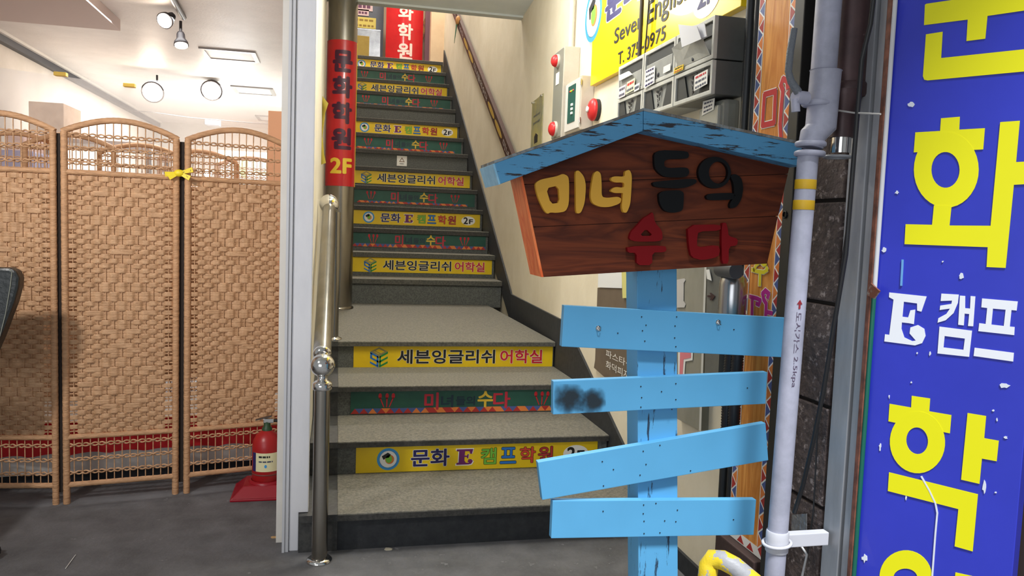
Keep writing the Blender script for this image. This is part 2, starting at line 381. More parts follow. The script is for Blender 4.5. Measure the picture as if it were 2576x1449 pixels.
# staircase
stair = thing('staircase', (.6, 2.93, 0), 'grey terrazzo staircase with a wide lower landing', kind='structure')
for k in range(1, 19):
    y0 = Yk(k)+.02; z0 = Zk(k-1) if k > 1 else 0; zt = Zk(k); th = .028 if k < 5 else .042
    y1 = (Yk(k+1)+.02 if k < 18 else 11.0)
    xa, xb = (-.086, 1.272) if k < 5 else (-.086, 1.386)
    if k == 1: xa = -.112
    st = obj('step', G().box((xa, y0, max(0, z0-.02)), (xb-.004, y1+.03, zt-th)), black_paint if k == 1 else riser_grey, stair)
    yb = y1+.0
    g = G().box((.03 if k < 5 else xa, Yk(k), zt-th), (xb, yb, zt))
    obj('tread', g, terrazzo, st, bev=.004)
    g = G().box((.03 if k < 5 else xa, Yk(k)-.0015, zt-th+.001), (xb-.001, Yk(k)+.004, zt-.005))
    obj('nosing', g, terrazzo_dark if k < 4 or k > 6 else M('nosing stone', (96, 94, 86), .7, var=((70, 69, 64), 90, .4, .6)), st)
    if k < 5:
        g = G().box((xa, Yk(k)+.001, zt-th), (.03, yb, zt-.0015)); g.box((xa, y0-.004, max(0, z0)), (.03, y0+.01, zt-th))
        obj('dark_end', g, M('dark step end', (70, 70, 68), .55, var=((54, 54, 54), 50, .4, .6)), st)  # left end of each lower step, coloured darker than the rest

# ------------------------------------------------------------------ shop room
SX = -2.36
obj('ceiling_shop', G().box((SX-.1, 2.97, 2.5), (-.14, 12.4, 2.6)), ceil_mat, kind='structure', label='off white papered ceiling of the shop')
obj('wall_shop_left', G().box((SX-.12, 3.0, 0), (SX, 12.4, 2.6)), M('shop side wall', (222, 212, 200), .8, var=((206, 196, 182), 3, .3, .7)), kind='structure', label='pale side wall of the shop')
obj('wall_shop_back', G().box((SX-.1, 11.4, 0), (-.14, 11.5, 2.6)), white_wall, kind='structure', label='white back wall of the shop')
obj('wall_shop_right', G().box((-.2, 3.05, 0), (-.142, 12.4, 2.6)), white_wall, kind='structure', label='white wall of the shop behind the jamb')
g = G().box((SX+.002, 3.2, 2.43), (SX+.05, 11.4, 2.498))
obj('trim_4', g, M('dark ceiling channel', (58, 58, 64), .5), kind='structure', label='dark channel where the shop ceiling meets the side wall')
obj('trim_5', G().box((SX+.05, 3.2, 2.478), (SX+.075, 11.4, 2.499)), white_wall, kind='structure', label='white edge beside the dark ceiling channel')
obj('ceiling_drop', G().box((SX+.01, 3.2, 2.43), (-1.378, 5.606, 2.499)), M('pinkish drop ceiling', (190, 172, 166), .6, bump=(40, .1)), kind='structure', label='lowered pinkish ceiling panel in the shop corner')

# ================================================================== RISER SIGNS
def flat(name, pts, fn, mat, par, d=(0, -.0006, 0), holes=()):
    return obj(name, shape(fn, pts, d, holes=holes), mat, par)
def crest(fn, cu, cv, asp, rad, par, depth=(0, -.0005, 0)):
    """round academy crest: ring, disc, globe, mortarboard; asp = height/width of the sign"""
    f = lambda du, dv: fn(cu+du*asp*rad, cv+dv*rad)
    d = Vector(depth)
    lift = lambda n: (lambda x, y: f(x, y)+d*n)
    obj('crest_ring', shape(lift(0), ell(0, 0, 1, 1), d, holes=[ell(0, 0, .76, .76)]), sky_l, par)
    obj('crest_disc', shape(lift(0), ell(0, 0, .78, .78), d), white_print, par)
    obj('crest_globe', shape(lift(1), ell(.12, -.02, .40, .42), d), tri_orange, par)
    obj('crest_land', shape(lift(2), ell(.05, .02, .28, .36), d), green_l, par)
    obj('crest_cap', shape(lift(2), [(-.58, .28), (-.05, .60), (.22, .42), (.05, .14), (-.28, .10), (-.3, .02), (-.42, -.04)], d), black_print, par)
def lettering(body, fn, box, mat, par, off=.03, outline=None, lift=Vector((0, -.0012, 0)), space=1.0, name='lettering', ooff=.03):
    if outline is not None:
        obj('lettering_outline', text_g(body, lambda u, v: fn(u, v)+lift*.6, off+ooff, space, box), outline, par)
    return obj(name, text_g(body, lambda u, v: fn(u, v)+lift, off, space, box), mat, par)
E_SERIF = [(0, 1), (.95, 1), (.88, .68), (.78, .70), (.74, .86), (.48, .88), (.46, .60), (.60, .58), (.64, .68), (.70, .68), (.68, .40), (.62, .40), (.58, .50), (.46, .50), (.45, .26), (.54, .12), (.72, .10), (.64, .20), (.70, .34), (.86, .34), (.95, .22), (.86, .04), (.70, 0), (0, 0), (0, .12), (.12, .14), (.14, .86), (0, .88)]
def sub(fn, u0, v0, u1, v1): return lambda u, v: fn(u0+(u1-u0)*u, v0+(v1-v0)*v)
def sign_a(x0, x1, z0, z1, y, where):
    b = obj('riser_sign', G().box((x0, y-.003, z0), (x1, y, z1)), yellow_print, label='yellow crest riser sign '+where, cat='sign', group='signs on the stair risers')
    fn = rect_fn((x0, y-.0032, z0), (x1-x0, 0, 0), (0, 0, z1-z0)); asp = (z1-z0)/(x1-x0)
    crest(fn, .126, .5, asp, .42, b)
    lettering('문화', fn, (.217, .18, .370, .84), navy, b, .026, white_print, ooff=.022)
    ef = sub(fn, .400, .2, .471, .8)
    obj('letter_outline', shape(lambda u, v: ef(-.06+u*1.12, -.06+v*1.12)+Vector((0, -.0006, 0)), E_SERIF, (0, -.0004, 0)), white_print, b)
    obj('letter', shape(lambda u, v: ef(u, v)+Vector((0, -.001, 0)), E_SERIF, (0, -.0004, 0)), purple, b)
    for ch, u0, u1, m in (('캠', .498, .567, green_l), ('프', .578, .651, blue_l), ('학', .661, .733, orange_l), ('원', .739, .808, tri_red)):
        lettering(ch, fn, (u0+.003, .19, u1-.003, .82), m, b, .018, black_print, ooff=.022)
    obj('white_oval', shape(lambda u, v: fn(u, v)+Vector((0, -.0004, 0)), ell(.905, .5, .055, .34), (0, -.0004, 0)), white_print, b)
    lettering('2', fn, (.868, .26, .902, .76), black_print, b, .03)
    lettering('F', fn, (.912, .28, .942, .62), black_print, b, .03)
    return b
def sign_b(x0, x1, z0, z1, y, where):
    b = obj('riser_sign', G().box((x0, y-.003, z0), (x1, y, z1)), yellow_print, label='yellow cube logo riser sign '+where, cat='sign', group='signs on the stair risers')
    fn = rect_fn((x0, y-.0032, z0), (x1-x0, 0, 0), (0, 0, z1-z0)); asp = (z1-z0)/(x1-x0)
    f = lambda du, dv: fn(.1215+du*asp*.46, .5+dv*.46)
    g1, g2, g3 = G(), G(), G(); d = (0, -.0006, 0)
    for v in (.42, -.08, -.58):   # two slanted letters built of bars
        g1.prism([[f(-.9, v+.12), f(-.03, v-.36), f(-.03, v-.56), f(-.9, v-.08)]], d)
        g2.prism([[f(.03, v-.36), f(.9, v+.12), f(.9, v-.08), f(.03, v-.56)]], d)
    g1.prism([[f(-.9, .45), f(-.7, .33), f(-.7, -.1), f(-.9, 0)]], d); g1.prism([[f(-.23, .12), f(-.03, 0), f(-.03, -1), f(-.23, -.9)]], d)
    g2.prism([[f(.03, 0), f(.2, .08), f(.2, -.92), f(.03, -1)]], d)
    g3.prism([[f(-.9, .54), f(0, 1), f(.9, .54), f(0, .08)], [f(-.55, .54), f(0, .26), f(.55, .54), f(0, .82)]], d)
    g3.prism([[f(-.5, .60), f(.1, .30), f(.2, .36), f(-.4, .66)]], d)
    obj('logo_left', g1, blue_l, b); obj('logo_right', g2, green_d, b); obj('logo_top', g3, M('khaki print', (150, 140, 90), .5), b)
    lettering('세븐잉글리쉬', fn, (.211, .17, .698, .84), black_print, b, .024, white_print, ooff=.02)
    lettering('어학실', fn, (.726, .17, .945, .84), red_print, b, .024, white_print, ooff=.02)
    return b
def triangles(fn, v0, v1, n, par, asp, cols=None, lift=Vector((0, -.0006, 0))):
    gs = {0: G(), 1: G(), 2: G()}; rnd = random.Random(n)
    for i in range(n):
        u0, u1 = i/n, (i+1)/n; um = (u0+u1)/2
        a = rnd.choice((0, 1)) if i % 3 else 1; c = rnd.choice([q for q in (0, 2, 1) if q != a])
        gs[a].prism([[fn(u0, v0)+lift, fn(u1, v0)+lift, fn(um, v1)+lift]], lift*.5)
        gs[c].prism([[fn(um, v1)+lift, fn(u1, v0)+lift, fn(min(1, u1+.5/n), v1)+lift]], lift*.5)
    for k, m in ((0, tri_orange), (1, tri_red), (2, tri_blue)):
        if gs[k].v: obj('triangle_band', gs[k], m, par, kind='stuff')
def cutlery(fn, cu, asp, par):
    f = lambda x, y: fn(cu+x*asp, y)+Vector((0, -.0008, 0)); d = (0, -.0005, 0); g = G()
    for bx, tx in ((-.10, -.27), (.02, .03), (.13, .30)):
        g.prism([[f(bx-.02, .30), f(bx+.02, .30), f(tx+.03, .72), f(tx-.03, .72)]], d)
        g.prism([[f(tx+x, .80+y) for x, y in ell(0, 0, .075, .12, 12)]], d)
    obj('cutlery_print', g, red_print, par)
def sign_g(x0, x1, z0, z1, y, where, worn):
    b = obj('riser_sign', G().box((x0, y-.003, z0), (x1, y, z1)), green_board, label='dark green riser sign '+where, cat='sign', group='signs on the stair risers')
    fn = rect_fn((x0, y-.0032, z0), (x1-x0, 0, 0), (0, 0, z1-z0)); asp = (z1-z0)/(x1-x0)
    if not worn: triangles(fn, .02, .25, 27, b, asp)
    else: triangles(lambda u, v: fn(.04+u*.9, v), .02, .18, 26, b, asp)
    cutlery(fn, .149, asp, b); cutlery(fn, .833, asp, b)
    for ch, u0, v0, u1, v1, m in (('미', .312, .16, .372, .92, crimson), ('녀', .384, .25, .436, .80, teal_ink), ('들의', .448, .34, .532, .74, teal_ink), ('수', .545, .24, .612, .96, gold_print), ('다', .615, .18, .690, .92, crimson)):
        lettering(ch, fn, (u0, v0, u1, v1), m, b, .026)
    return b
def upper(k, kind, where, *a):
    zt = Zk(k)-.044; return kind(.155, 1.362, zt-.126, zt, Yk(k)+.0195, where, *a)
sign_a(.109, 1.222, .150, .268, Yk(2)+.0195, 'on the second step above the floor')
sign_g(.092, 1.262, .300, .414, Yk(3)+.0195, 'on the third step above the floor', 0)
sign_b(.115, 1.262, .444, .562, Yk(4)+.0195, 'just below the wide landing')
upper(6, sign_b, 'on the second step of the upper flight')
upper(7, sign_g, 'lowest one of the upper flight', 0)
upper(8, sign_a, 'lowest crest sign of the upper flight')
upper(9, sign_g, 'two signs below the bare step with a warning sticker', 1)
upper(10, sign_b, 'just below the bare step with a white warning sticker')
upper(12, sign_g, 'just above the step with the white warning sticker', 1)
upper(13, sign_a, 'second crest sign from the top of the stairs')
upper(15, sign_g, 'just above the upper bare riser without a sign', 1)
upper(16, sign_b, 'topmost cube sign near the head of the stairs')
upper(17, sign_g, 'topmost green one at the head of the stairs', 1)
upper(18, sign_a, 'topmost, below the red banner')
yk = Yk(11)+.019
p0 = onY(998, 417, yk)
st = obj('warning_sticker', G().box((p0.x, yk-.002, p0.z), (p0.x+.106, yk, p0.z+.106)), white_print, bev=.0008, label='small white warning sticker on a bare grey riser', cat='sticker')
fn = rect_fn((p0.x, yk-.0024, p0.z), (.106, 0, 0), (0, 0, .106))
flat('warning_triangle', [(.5, .86), (.78, .40), (.22, .40)], fn, M('brown print', (120, 90, 60), .5), st, holes=[[(.5, .74), (.68, .46), (.32, .46)]])
obj('ink_line', ink_g(lambda u, v: fn(u, v)+Vector((0, -.0006, 0)), (.3, .16, .7, .28), 4), black_print, st)

# ================================================================== POLE, HANDRAIL
PX, PY, PR = .032, 6.04, .107
pole = thing('round_pole', (PX, PY, LAND), 'round stainless steel pole standing on the stair landing', 'pole')
obj('shaft', G().tube([(PX, PY, LAND), (PX, PY, 2.889)], PR, 32, smooth=True), stainless, pole)
obj('base_ring', G().lathe((PX, PY, LAND), [(PR+.012, 0), (PR+.012, .012), (PR+.002, .02)], 32), stainless, pole)
# red wrap on the pole
zt, zb = 2.571, 1.512
def on_pole(u, v, r=PR+.004):   # u = angle across, v = height
    a = R(-90-82+164*u); return Vector((PX+r*math.cos(a), PY+r*math.sin(a), zb+(zt-zb)*v))
def wrap(name, mat, par, u0, u1, v0, v1, r, **kw):
    g = G(); n = 28
    vs = [on_pole(u0+(u1-u0)*i/n, v, rr) for i in range(n+1) for v in (v0, v1) for rr in (r,)]
    vi = [on_pole(u0+(u1-u0)*i/n, v, r-.003) for i in range(n+1) for v in (v0, v1)]
    g.add(vs, [(2*i, 2*i+2, 2*i+3, 2*i+1) for i in range(n)], True); g.add(vi, [(2*i, 2*i+2, 2*i+3, 2*i+1) for i in range(n)], True)
    return obj(name, g, mat, par, **kw)
redvinyl = M('glossy red vinyl', (206, 34, 40), .25, var=((190, 28, 36), 6, .3, .7), coat=.3)
ban = wrap('pole_banner', redvinyl, None, 0, .93, 0, 1, PR+.004, label='red vertical banner wrapped around the steel pole', cat='banner')
wrap('yellow_edge', yellow_print, ban, .93, 1, 0, 1, PR+.004)
for i, ch in enumerate('문화학원'):
    v1 = .93-.176*i
    obj('lettering', text_curved(ch, lambda u, v: on_pole(u, v, PR+.0052), .05, (.27, v1-.15, .76, v1)), M('dark banner ink', (70, 20, 50), .4), ban)
obj('floor_number', text_curved('2F', lambda u, v: on_pole(u, v, PR+.0052), .035, (.25, .085, .79, .195)), M('yellow banner ink', (236, 200, 60), .4), ban)

NX, NY = -.033, 2.857
rail = thing('stair_handrail', (NX, NY, 0), 'stainless handrail with a polished ball on its newel post', 'handrail')
obj('newel_post', G().tube([(NX, NY, 0), (NX, NY, .655)], .0285, 28), stainless, rail)
obj('base_flange', G().lathe((NX, NY, 0), [(.047, 0), (.047, .008), (.040, .014), (.031, .016)], 28), chrome, rail)
obj('collar', G().lathe((NX, NY, .640), [(.031, 0), (.0345, .004), (.0345, .024), (.026, .032), (.017, .036), (.017, .050)], 28), chrome, rail)
obj('ball', G().sphere((NX, NY, .729), .0435, 28, 16), chrome, rail)
a = Vector((-.036, 2.90, .765)); bnd = Vector((-.03, 4.16, 1.325))
obj('rail_collar', G().lathe(a-(bnd-a).normalized()*.02, [(.024, 0), (.033, .008), (.033, .022), (.03, .03)], 24, bnd-a), chrome, rail)
obj('rail', G().tube([a, bnd], .0325, 28), stainless, rail)
obj('end_ball', G().sphere(bnd+Vector((0, 0, .012)), .05, 24, 14), chrome, rail)
obj('rear_post', G().tube([(.005, 4.42, LAND), (.005, 4.42, 1.30)], .026, 20), stainless, rail)
obj('rear_flange', G().lathe((.005, 4.42, LAND), [(.045, 0), (.045, .008), (.028, .016)], 24), chrome, rail)

# right-hand wooden rail on the stair wall
rb, re_ = onX(1298, 440, WX1-.06), onX(1138, 20, WX1-.06)
hr_mat = M('dark brown lacquered rail', (78, 42, 36), .5, var=((60, 32, 28), 20, .3, .7))
hr = thing('wall_rail', tuple(rb), 'long dark brown painted rail rising along the right stair wall', 'rail')
dv = (re_-rb).normalized(); pn = Vector((-1, 0, 0)); wv = dv.cross(pn).normalized()
if wv.z < 0: wv = -wv
rb2 = rb-dv*.55
def rail_q(t0, t1, w0, w1, th=.0):
    A = [rb2+dv*t+wv*ww for t, ww in ((t0, w0), (t1, w0), (t1, w1), (t0, w1))]; return A
tl = (re_-rb2).length+.8
A = rail_q(0, tl, -.055, .055)
obj('rail_board', G().hexa(A, [p+Vector((.035, 0, 0)) for p in A]), hr_mat, hr)
rnd = random.Random(3)
inks = [M('faded white ink', (190, 180, 176), .5), M('faded ochre ink', (196, 160, 70), .5)]
t = .25; i = 0
while t < tl-.6:
    n = .9 if i % 2 == 0 else .62
    if i % 2 == 0:
        f = rect_fn(rb2+dv*(t+n)-wv*.03+Vector((-.002, 0, 0)), -dv*n, wv*.06)
        o = obj('rail_lettering', text_g('미녀들의수다', f, .012), inks[0], hr)
    else:
        g = G(); c = rb2+dv*(t+n/2)+Vector((-.002, 0, 0))
        for q in (-.2, .2):
            g.prism([[c+dv*(q+x)+wv*y for x, y in ell(0, 0, .19, .026, 14)]], (-.001, 0, 0))
        obj('rail_painting', g, inks[1], hr)
    t += n+.14; i += 1
c = onX(1152, 52, WX1-.07)
g = G().lathe2(c, .055, 14, 8, (.5, 1, 1)); fig = thing('paper_cutout', tuple(c), 'small coloured paper cut-out stuck on the upper wall rail', 'decoration')
obj('round_top', g, M('orange card', (206, 150, 90), .7), fig)
obj('green_flap', G().prism([[c+Vector((-.01, y, z)) for y, z in ((.16, -.22), (-.05, -.05), (.06, -.03))]], (-.004, 0, 0)), M('green card', (60, 120, 90), .7), fig)

# ================================================================== TOP OF THE STAIRS
p = [onY(971, 6, 10.97), onY(1063, 12, 10.97), onY(1063, 146, 10.97), onY(970, 140, 10.97)]
x0, x1 = p[3].x, p[2].x; z0, z1 = Zk(18)+.01, 4.75
def bulge(u, v, r=0): return Vector((x0+(x1-x0)*u, 11.02-.075*math.sin(math.pi*u)-r, z0+(z1-z0)*v))
g = G(); n = 14
g.add([bulge(i/n, v) for i in range(n+1) for v in (0, 1)], [(2*i, 2*i+2, 2*i+3, 2*i+1) for i in range(n)], True)
g.add([bulge(i/n, v, -.004) for i in range(n+1) for v in (0, 1)], [(2*i, 2*i+2, 2*i+3, 2*i+1) for i in range(n)], True)
tb = obj('red_banner', g, redvinyl, label='red banner with white letters at the head of the stairs', cat='banner')
zh = z1-z0
for i, ch in enumerate('문화학원'):
    zc = 4.395-.262*i; v = (zc-z0)/zh
    obj('lettering', text_curved(ch, lambda u, v_: bulge(u, v_, .002), .03, (.31, v-.105/zh*1.05, .72, v+.105/zh*1.05)), M('cream banner ink', (238, 214, 206), .5), tb)
g = G().box((x1+.03, 10.99, z0), (x1+.09, 11.05, 4.9))
obj('trim_6', g, M('mauve door edge', (110, 72, 84), .6), kind='structure', label='dark mauve upright beside the red banner')
obj('door_1', G().box((.0, 11.3, Zk(18)), (x0-.02, 11.36, 5.3)), M('slate door paint', (96, 100, 112), .45, var=((84, 88, 98), 4, .3, .7)), kind='structure', label='slate grey door at the head of the stairs')
def notice(u0, v0, u1, v1, y, mat, name, label, txt=None, ink=None):
    a, b = onY(u0, v1, y), onY(u1, v0, y)
    o = obj(name, G().box((a.x, y, a.z), (b.x, y+.003, b.z)), mat, label=label, cat='notice')
    if txt:
        f = rect_fn((a.x, y-.0005, a.z), (b.x-a.x, 0, 0), (0, 0, b.z-a.z)); nl = len(txt)
        for i, t_ in enumerate(txt): obj('ink_line', ink_g(f, (.12, 1-(i+.85)/nl, .9, 1-(i+.25)/nl), i+3), ink or black_print, o)
    return o
pinkp = M('pink notice paper', (206, 178, 178), .7); yelp = M('yellow notice paper', (206, 186, 96), .7)
notice(886, 5, 938, 24, 11.29, pinkp, 'paper_notice', 'upper pink paper notice on the slate door', ['안내'], M('plum ink', (96, 50, 80), .6))
notice(891, 25, 928, 37, 11.29, pinkp, 'paper_notice', 'lower, smaller pink paper notice on the slate door', ['출입'], M('plum ink', (96, 50, 80), .6))
notice(886, 46, 946, 68, 11.29, yelp, 'paper_notice', 'long yellow paper notice on the slate door', ['주의사항', '문단속'], M('ochre ink', (140, 110, 40), .6))
a, b = onY(886, 138, 11.25), onY(958, 76, 11.25)
obj('steel_plate', G().box((a.x, 11.25, Zk(18)), (b.x, 11.27, b.z)), M('scuffed steel plate', (180, 186, 196), .3, .8, var=((140, 146, 156), 8, .3, .7)), label='scuffed steel kick plate at the foot of the slate door', cat='plate', bev=.004)
a, b = onY(889, 138, 11.1), onY(929, 93, 11.1)
obj('cardboard_box', G().box((a.x, 11.06, Zk(18)), (b.x, 11.22, b.z)), M('mustard cardboard', (160, 136, 66), .8, var=((144, 120, 56), 10, .3, .7)), label='mustard cardboard box standing in front of the steel plate', cat='box', bev=.004)
a, b = onY(1066, 148, 11.6), onY(1100, 20, 11.6)
q0, q1 = onY(1064, 78, 11.85), onY(1094, 20, 11.85)
dd = (q1-q0).normalized(); ww = Vector((-dd.z, 0, dd.x))*.06
obj('upper_rail', G().hexa([q0-ww-dd*.5, q1-ww+dd, q1-ww+dd+Vector((0, .03, 0)), q0-ww-dd*.5+Vector((0, .03, 0))], [q0+ww-dd*.5, q1+ww+dd, q1+ww+dd+Vector((0, .03, 0)), q0+ww-dd*.5+Vector((0, .03, 0))]), M('ochre painted rail', (186, 130, 70), .6, var=((120, 80, 70), 12, .45, .6)), label='ochre painted rail on the wall of the next flight', cat='rail')

# ================================================================== SIGNPOST
SP = thing('wooden_signpost', (.87, 1.96, 0), 'blue wooden signpost with a roofed brown board and four crooked planks', 'signpost')
def face(pts, y, dy, g=None): return (g or G()).prism([[onY(u, v, y) for u, v in pts]], (0, dy, 0))
FY = 1.852
# post runs down to the floor
pf = 1.922
bl, br, tr, tl = onY(1607.5, 1690, pf), onY(1706, 1690, pf), onY(1702, 420, pf), onY(1601, 420, pf)
k = bl.z; bl = bl+(bl-tl)*(bl.z/(tl.z-bl.z)); br = br+(br-tr)*(br.z/(tr.z-br.z))
obj('post', G().prism([[bl, br, tr, tl]], (0, .08, 0)), blue_post, SP, bev=.002)
PLANKS = [[(1419.5, 768), (1996, 801), (1990, 900), (1413, 872)], [(1392, 959), (1930.5, 936), (1926, 1016), (1391.6, 1043)],
          [(1353, 1163), (1926, 1064), (1933, 1158), (1364.4, 1258)], [(1390.5, 1260), (1902.6, 1257), (1896, 1345.6), (1386.6, 1354.5)]]
soot = None
for i, pl in enumerate(PLANKS):
    o = obj('plank', face(pl, 1.900, .022), blue_paint, SP, bev=.0015)
    if i == 1: o['label'] = 'plank with a sooty stain on its left end'; soot = o
def dots(name, pts, mat, par, y, r, dy=-.0012):
    g = G()
    for u, v in pts:
        c = onY(u, v, y); g.prism([[c+Vector((r*x, 0, r*z)) for x, z in ell(0, 0, 1, 1, 8)]], (0, dy, 0))
    return obj(name, g, mat, par)
nail = M('dark nail head', (38, 40, 48), .5, .3)
pk = [c for c in SP.children if c.name.startswith('plank')]
dots('nail', [(1614, 797), (1702, 797), (1616, 832), (1697, 850), (1554, 838), (1846, 829), (1622, 858), (1700, 872), (1625, 818), (1698, 820)], nail, pk[0], 1.8995, .0017)
dots('nail', [(1612, 972), (1700, 965), (1614, 1000), (1664, 985), (1700, 1005), (1880, 976), (1612, 1024), (1690, 1030)], nail, pk[1], 1.8995, .0017)
dots('nail', [(1515, 1161), (1543, 1181), (1618, 1135), (1625, 1168), (1737, 1184), (1518, 1222), (1660, 1120), (1610, 1195)], nail, pk[2], 1.8995, .0017)
dots('nail', [(1619, 1270), (1650, 1266), (1618, 1292), (1620, 1311), (1704, 1283), (1700, 1312), (1517, 1286), (1845, 1307), (1672, 1310), (1620, 1342), (1660, 1340)], nail, pk[3], 1.8995, .0017)
for u, v in ((1506, 826), (1808, 811)):
    c = onY(u, v, 1.897); g = G().lathe(c+Vector((0, .003, 0)), [(.0075, 0), (.0075, .002), (.004, .004)], 12, (0, -1, 0)); g.tube([c+Vector((-.004, -.002, 0)), c+Vector((-.002, -.007, -.004)), c+Vector((.003, -.007, -.006)), c+Vector((.005, -.002, -.004))], .0012, 6)
    obj('screw_hook', g, chrome, pk[0])
# sooty stain: its own thin skin of soot with a ragged outline
sm = bpy.data.materials.new('soot'); sm.use_nodes = True; nt = sm.node_tree; N = nt.nodes; L = nt.links
pb = N['Principled BSDF']; pb.inputs['Base Color'].default_value = (*lin((34, 40, 44)), 1); pb.inputs['Roughness'].default_value = .9
tc = N.new('ShaderNodeTexCoord'); uvn = N.new('ShaderNodeUVMap'); vd = N.new('ShaderNodeVectorMath'); vd.operation = 'DISTANCE'; vd.inputs[1].default_value = (.5, .5, 0); L.new(uvn.outputs[0], vd.inputs[0])
nz = N.new('ShaderNodeTexNoise'); nz.inputs['Scale'].default_value = 34; nz.inputs['Detail'].default_value = 7; L.new(tc.outputs['Object'], nz.inputs['Vector'])
ma = N.new('ShaderNodeMath'); ma.operation = 'MULTIPLY_ADD'; ma.inputs[1].default_value = -.55; L.new(nz.outputs['Fac'], ma.inputs[0]); L.new(vd.outputs['Value'], ma.inputs[2])
rp = N.new('ShaderNodeMapRange'); rp.inputs['From Min'].default_value = -.06; rp.inputs['From Max'].default_value = .30; rp.inputs['To Min'].default_value = .85; rp.inputs['To Max'].default_value = 0; L.new(ma.outputs[0], rp.inputs['Value'])
L.new(rp.outputs['Result'], pb.inputs['Alpha']); MATS['soot'] = sm
def stain(u0, v0, u1, v1, y, par):
    g = G().add([onY(u0, v1, y), onY(u1, v1, y), onY(u1, v0, y), onY(u0, v0, y)], [(0, 1, 2, 3)])
    o = obj('stain', g, sm, par); uv = o.data.uv_layers.new(name='UVMap')
    q = [(0, 0), (1, 0), (1, 1), (0, 1)]
    for li, lp in enumerate(o.data.loops): uv.data[li].uv = q[lp.vertex_index]
    return o
stain(1394, 966, 1474, 1041, 1.8988, soot); stain(1458, 975, 1524, 1041, 1.8986, soot)
# roofed board
f3 = [('plank', [(1297, 470), (1322, 463.5), (1599, 453), (1745, 447.5), (1983.5, 436), (1985, 426), (1985, 395), (1618, 296), (1297, 420)]),
      ('plank', [(1299.5, 472), (1322, 464.7), (1599, 454.2), (1745, 448.7), (1983, 437.3), (1960.5, 543), (1331.5, 570.5)]),
      ('plank', [(1331.8, 571.8), (1960.2, 544.3), (1930, 663), (1368, 697)])]
bd = None
def board_pts():  # outline of the board: straight slanted sides
    a, b, c, d = (1293+30, 470), (1985, 430), (1930, 663), (1368, 697); return a, b, c, d
La = lambda v: 1319+(1368-1319)*(v-463)/(697-463); Ra = lambda v: 1984+(1930-1984)*(v-430)/(663-430)
rows = [[(La(420), 420), (1618, 296), (Ra(400), 400), (Ra(437), 437), (La(463.5), 463.5)], [(La(464.7), 464.7), (Ra(438.2), 438.2), (Ra(543), 543), (La(570.5), 570.5)], [(La(571.8), 571.8), (Ra(544.3), 544.3), (Ra(663), 663), (La(697), 697)]]
hb = obj('board_backing', face([(La(425)+6, 425), (1618, 300), (Ra(405)-6, 405), (Ra(661)-6, 661), (La(695)+6, 695)], FY+.004, .104), M('dark board core', (60, 26, 14), .7), SP)
for r_ in rows:
    obj('board_plank', face(r_, FY, .110), sign_wood, hb, bev=.0012)
# left edge board, brighter orange because side light is put into the colour
A = [(La(v), v) for v in (420, 697)]
e = [onY(La(430)-.5, 430, FY), onY(La(697)-.5, 697, FY)]; bk = Vector((0, .112, 0)); tk = Vector((-.006, 0, 0))
obj('edge_board', G().hexa([e[0]+tk, e[0], e[0]+bk, e[0]+bk+tk], [e[1]+tk, e[1], e[1]+bk, e[1]+bk+tk]), sign_wood_lit, SP)
ry = FY-.05
rl = obj('roof_board', face([(1244, 411), (1618.2, 279), (1618.2, 329), (1259, 463)], ry, .17), blue_roof, SP, bev=.002)
rr_ = obj('roof_board', face([(1619.4, 279), (2018, 364), (2015, 419), (1619.4, 329)], ry, .17), blue_roof, SP, bev=.002)
c4 = [onY(1244, 411, ry), onY(1259, 463, ry)]; off = Vector((-.004, 0, -.002))
obj('end_cap', G().hexa([c4[1]+off, c4[1], c4[1]+Vector((0, .17, 0)), c4[1]+off+Vector((0, .17, 0))], [c4[0]+off, c4[0], c4[0]+Vector((0, .17, 0)), c4[0]+off+Vector((0, .17, 0))]), blue_end, rl)
g = G()
for (ua, va), (ub, vb) in (((1244, 411), (1618.2, 279)), ((1619.4, 279), (2018, 364))):
    a, b = onY(ua, va, ry), onY(ub, vb, ry); upv = Vector((0, 0, .007)); g.hexa([a, b, b+Vector((0, .175, 0)), a+Vector((0, .175, 0))], [a+upv, b+upv, b+upv+Vector((0, .175, 0)), a+upv+Vector((0, .175, 0))])
obj('roof_cap', g, M('weathered bare wood', (112, 104, 94), .8, var=((150, 160, 164), 20, .45, .6), bump=(60, .3)), SP)
# raised letters
LP = lambda x, y: onY(1200+x/3.0306, 250+y/3.0306, FY)
yel3 = M('raised yellow letter paint', (230, 172, 56), .4); blk3 = M('raised black letter paint', (9, 11, 14), .5, var=((60, 66, 72), 60, .72, .74), spec=.25); red3 = M('raised red letter paint', (120, 8, 16), .6, spec=.2)
def rounded(pts, it=2):
    for _ in range(it):
        q = []
        for i in range(len(pts)):
            a, b = pts[i], pts[(i+1) % len(pts)]
            q += [(a[0]*.8+b[0]*.2, a[1]*.8+b[1]*.2), (a[0]*.2+b[0]*.8, a[1]*.2+b[1]*.8)]
        pts = q
    return pts
def raised(loops, mat, t=.012, it=2, depth=None):
    g = G()
    for l in loops:
        outer, holes = l[0], l[1:]
        g.prism([[LP(*p) for p in rounded(outer, it)]]+[[LP(*p) for p in rounded(h, 1)] for h in holes], (0, -t, 0))
    return obj('raised_letter', g, mat, SP)
raised([[[(435, 640), (475, 612), (600, 588), (645, 568), (685, 588), (692, 640), (690, 800), (665, 855), (600, 866), (550, 862), (528, 874), (502, 848), (460, 760), (440, 690)], [(517, 680), (610, 658), (620, 790), (552, 797)]],
        [[(738, 550), (765, 543), (805, 590), (820, 660), (810, 790), (782, 865), (752, 872), (743, 845), (742, 690)]]], yel3)
